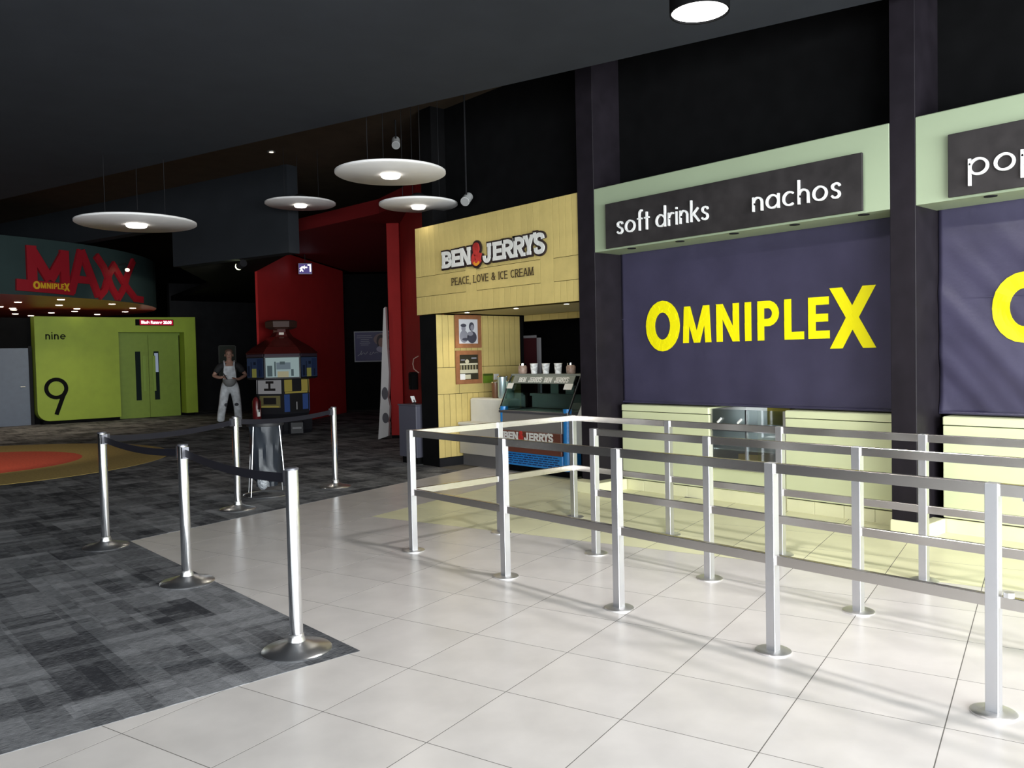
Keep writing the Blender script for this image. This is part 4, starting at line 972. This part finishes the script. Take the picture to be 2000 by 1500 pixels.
spot((-15.10,6.62,3.34), (-24,6.8,1.75), 3.445, 'lit spotlight below the slate bulkhead near the green panel', 330, (1,.98,.8), emis('spot_lens_green', (.9,1,.55), 7), .07)
spot((-10.25,6.91,4.66), (-6,4,1), 5.0, 'white spotlight above the large disc pendant', 0, (1,1,1), None)
spot((-8.68,6.95,3.60), (-6,3,1), 5.0, 'small camera shaped spotlight beside the yellow fascia', 0, (1,1,1), None)
sp_ = thing('ceiling_downlight', 'tiny downlight set in the dark upper ceiling', 'downlight', (-13.03,6.30,4.99))
MB().lathe([(.07,0),(.07,.012)], (0,0,0), 16).build('trim_ring', STEEL, sp_); MB().lathe([(.035,-.004),(.035,.0)], (0,0,0), 16).build('lens', emis('tiny_lens', (1,.85,.65), 2), sp_)

spot((-12.6,-.9,4.0), (-15.2,2.0,0), 4.2, 'added unseen spotlight left of the view to brighten the round carpet inlay', 420, (1,.86,.68), emis('lamp_warm', (1,.8,.5), 5))  # added lamp out of view, only there to brighten the inlay
# ================================================================== PERSON
def skin(name, chain_verts, edges, m, parent, root=0, sub=2):
    me = bpy.data.meshes.new(name); me.from_pydata([v[0] for v in chain_verts], edges, [])
    o = bpy.data.objects.new(name, me); COL.objects.link(o)
    o.modifiers.new('skin', 'SKIN')
    lay = me.skin_vertices[0].data if me.skin_vertices else None
    for i, v in enumerate(chain_verts):
        r = v[1]; lay[i].radius = (r, r) if not isinstance(r, tuple) else r
        lay[i].use_root = (i == root)
    s = o.modifiers.new('sub', 'SUBSURF'); s.levels = sub; s.render_levels = sub
    dg = bpy.context.evaluated_depsgraph_get(); nm = bpy.data.meshes.new_from_object(o.evaluated_get(dg)); bpy.data.objects.remove(o)
    nm.name = name; nm.materials.clear(); nm.materials.append(m)
    for p in nm.polygons: p.use_smooth = True
    o = bpy.data.objects.new(name, nm); COL.objects.link(o); o.parent = parent; return o
# local axes: +X the way the person faces, +Y the person's left
pe = thing('person', 'person in stained white dungarees and dark shirt, holding a bowl and brush', 'person', (-18.97,7.95,.002), math.atan2(-7.95,18.97))
SKIN = mat('skin', (.36,.20,.15), .55)
B = [((0,0,.98),(.14,.11)),((0,0,1.16),(.13,.10)),((0,0,1.34),(.16,.11)),((0,0,1.47),(.10,.08)),((.01,0,1.545),.052),((.035,0,1.64),(.075,.085)),((.03,0,1.73),(.082,.092)),((.02,0,1.785),(.05,.055)),
     ((0,.19,1.43),.062),((-.02,.37,1.20),.048),((.16,.20,1.11),.036),((.235,.12,1.12),.03),
     ((0,-.19,1.43),.062),((.02,-.36,1.20),.048),((.18,-.22,1.16),.036),((.24,-.14,1.17),.03),
     ((0,.10,.90),.10),((.02,.15,.50),.068),((0,.165,.10),.042),((.11,.175,.05),.03),
     ((0,-.10,.90),.10),((.04,-.17,.50),.068),((.0,-.225,.10),.042),((.11,-.245,.05),.03)]
Eb = [(0,1),(1,2),(2,3),(3,4),(4,5),(5,6),(6,7),(3,8),(8,9),(9,10),(10,11),(3,12),(12,13),(13,14),(14,15),(0,16),(16,17),(17,18),(18,19),(0,20),(20,21),(21,22),(22,23)]
skin('body', B, Eb, SKIN, pe)
def hand(c, s):      # palm plus five bent fingers closing on the bowl or brush
    c = Vector(c); V_ = [(tuple(c),.026),(tuple(c+Vector((.045,-.02*s,0))),.03)]; E_ = [(0,1)]
    for k, ln in enumerate((.07,.08,.075,.06)):
        b = c+Vector((.06,-.025*s,.026-.018*k)); i = len(V_)
        V_ += [(tuple(b),.0095),(tuple(b+Vector((ln*.4,-.012*s,-.004))),.0088),(tuple(b+Vector((ln*.55,-.04*s,-.01))),.008)]; E_ += [(1,i),(i,i+1),(i+1,i+2)]
    i = len(V_); b = c+Vector((.03,-.04*s,.03)); V_ += [(tuple(b),.011),(tuple(b+Vector((.03,-.028*s,.012))),.009)]; E_ += [(1,i),(i,i+1)]
    return skin('hand', V_, E_, SKIN, pe, 0, 1)
hand((.235,.12,1.12), 1); hand((.24,-.14,1.17), -1)
m = MB(); m.sph((.115,0,1.675), .018, .016, .028); m.build('nose', SKIN, pe, True)
for s in (1,-1):
    MB().sph((.108,.032*s,1.70), .010, .013, .008, 10, 6).build('eye', mat('eye_dark',(.03,.02,.02),.3), pe, True)
    MB().sph((.02,.088*s,1.675), .022, .014, .034, 10, 8).build('ear', SKIN, pe, True)
MB().sph((.108,0,1.625), .012, .026, .007, 12, 6).build('mouth', mat('lip',(.25,.09,.08),.5), pe, True)
MB().sph((-.005,0,1.755), .092, .094, .072, 18, 10).build('hair', mat('hair_cropped', (.10,.055,.04), .8), pe, True)
SH = mat('shirt_dark', (.018,.018,.02), .8)
skin('shirt', [((0,0,1.10),(.155,.12)),((0,0,1.34),(.18,.125)),((0,0,1.47),(.11,.09)),((0,.195,1.432),.092),((-.012,.32,1.262),.078),((0,-.195,1.432),.092),((.012,-.315,1.255),.078),((.005,0,1.53),.066)], [(0,1),(1,2),(2,3),(3,4),(2,5),(5,6),(2,7)], SH, pe)
DG = mat('dungarees_white', (.55,.57,.60), .8, noise=.28, nscale=9)
skin('dungarees', [((0,0,.99),(.175,.135)),((0,0,1.16),(.165,.13)),((0,.105,.88),.125),((.02,.155,.50),.098),((0,.168,.20),.095),((0,.168,.11),.095),((0,-.105,.88),.125),((.04,-.175,.50),.098),((.0,-.228,.20),.095),((.0,-.228,.11),.095)], [(0,1),(0,2),(2,3),(3,4),(4,5),(0,6),(6,7),(7,8),(8,9)], DG, pe)
bib = MB().loft([[(x,y,z) for y, z in ((-.15,1.12),(.15,1.12),(.12,1.42),(-.12,1.42))] for x in (.125,.145)]); bib.build('bib', DG, pe, True)
for s in (1,-1):
    MB().tube([(.135,.10*s,1.41),(.10,.11*s,1.50),(.0,.115*s,1.54),(-.1,.10*s,1.46),(-.16,.07*s,1.2)], .02, 6).build('strap', DG, pe, True)
    MB().sph((.075,.14*s+(.02 if s < 0 else 0),.52), .05, .055, .05, 12, 8).build('knee_stain', mat('stain_dark',(.06,.06,.07),.9), pe, True)
    sh = MB().loft([[(-.09,-.045,0),(.17,-.04,0),(.20,0,0),(.17,.04,0),(-.09,.045,0)],[(-.09,-.045,.05),(.15,-.04,.045),(.19,0,.04),(.15,.04,.045),(-.09,.045,.05)],[(-.08,-.035,.12),(.06,-.03,.10),(.09,0,.09),(.06,.03,.10),(-.08,.035,.12)]])
    o = sh.build('shoe', mat('shoe_dark',(.02,.02,.022),.6), pe, True); o.location = (.0,(.172 if s > 0 else -.238),0); o.scale = (1.2,1.5,1.2)
    so_ = MB().loft([[(-.10,-.05,0),(.17,-.045,0),(.21,0,0),(.17,.045,0),(-.10,.05,0)],[(-.10,-.05,.018),(.17,-.045,.018),(.21,0,.018),(.17,.045,.018),(-.10,.05,.018)]]).build('sole', OFFWHITE, o)
bw = thing('mixing_bowl', 'grey bowl held at the waist of the person in dungarees', 'bowl', (-18.62,7.80,.95))
MB().lathe([(.05,0),(.10,.03),(.145,.10),(.155,.17),(.148,.17),(.135,.10),(.09,.04)], (0,0,0), 28).build('bowl', mat('bowl_grey', (.20,.20,.20), .5), bw, True)
br = tag(MB().tube([(-18.66,7.78,1.09),(-18.67,7.86,1.17),(-18.68,7.74,1.30)][0:1]+[(-18.70,7.68,1.27)], .012, 8).build('brush', mat('brush_dark',(.02,.02,.02),.6)), 'dark brush in the hand of the person in dungarees', 'brush')
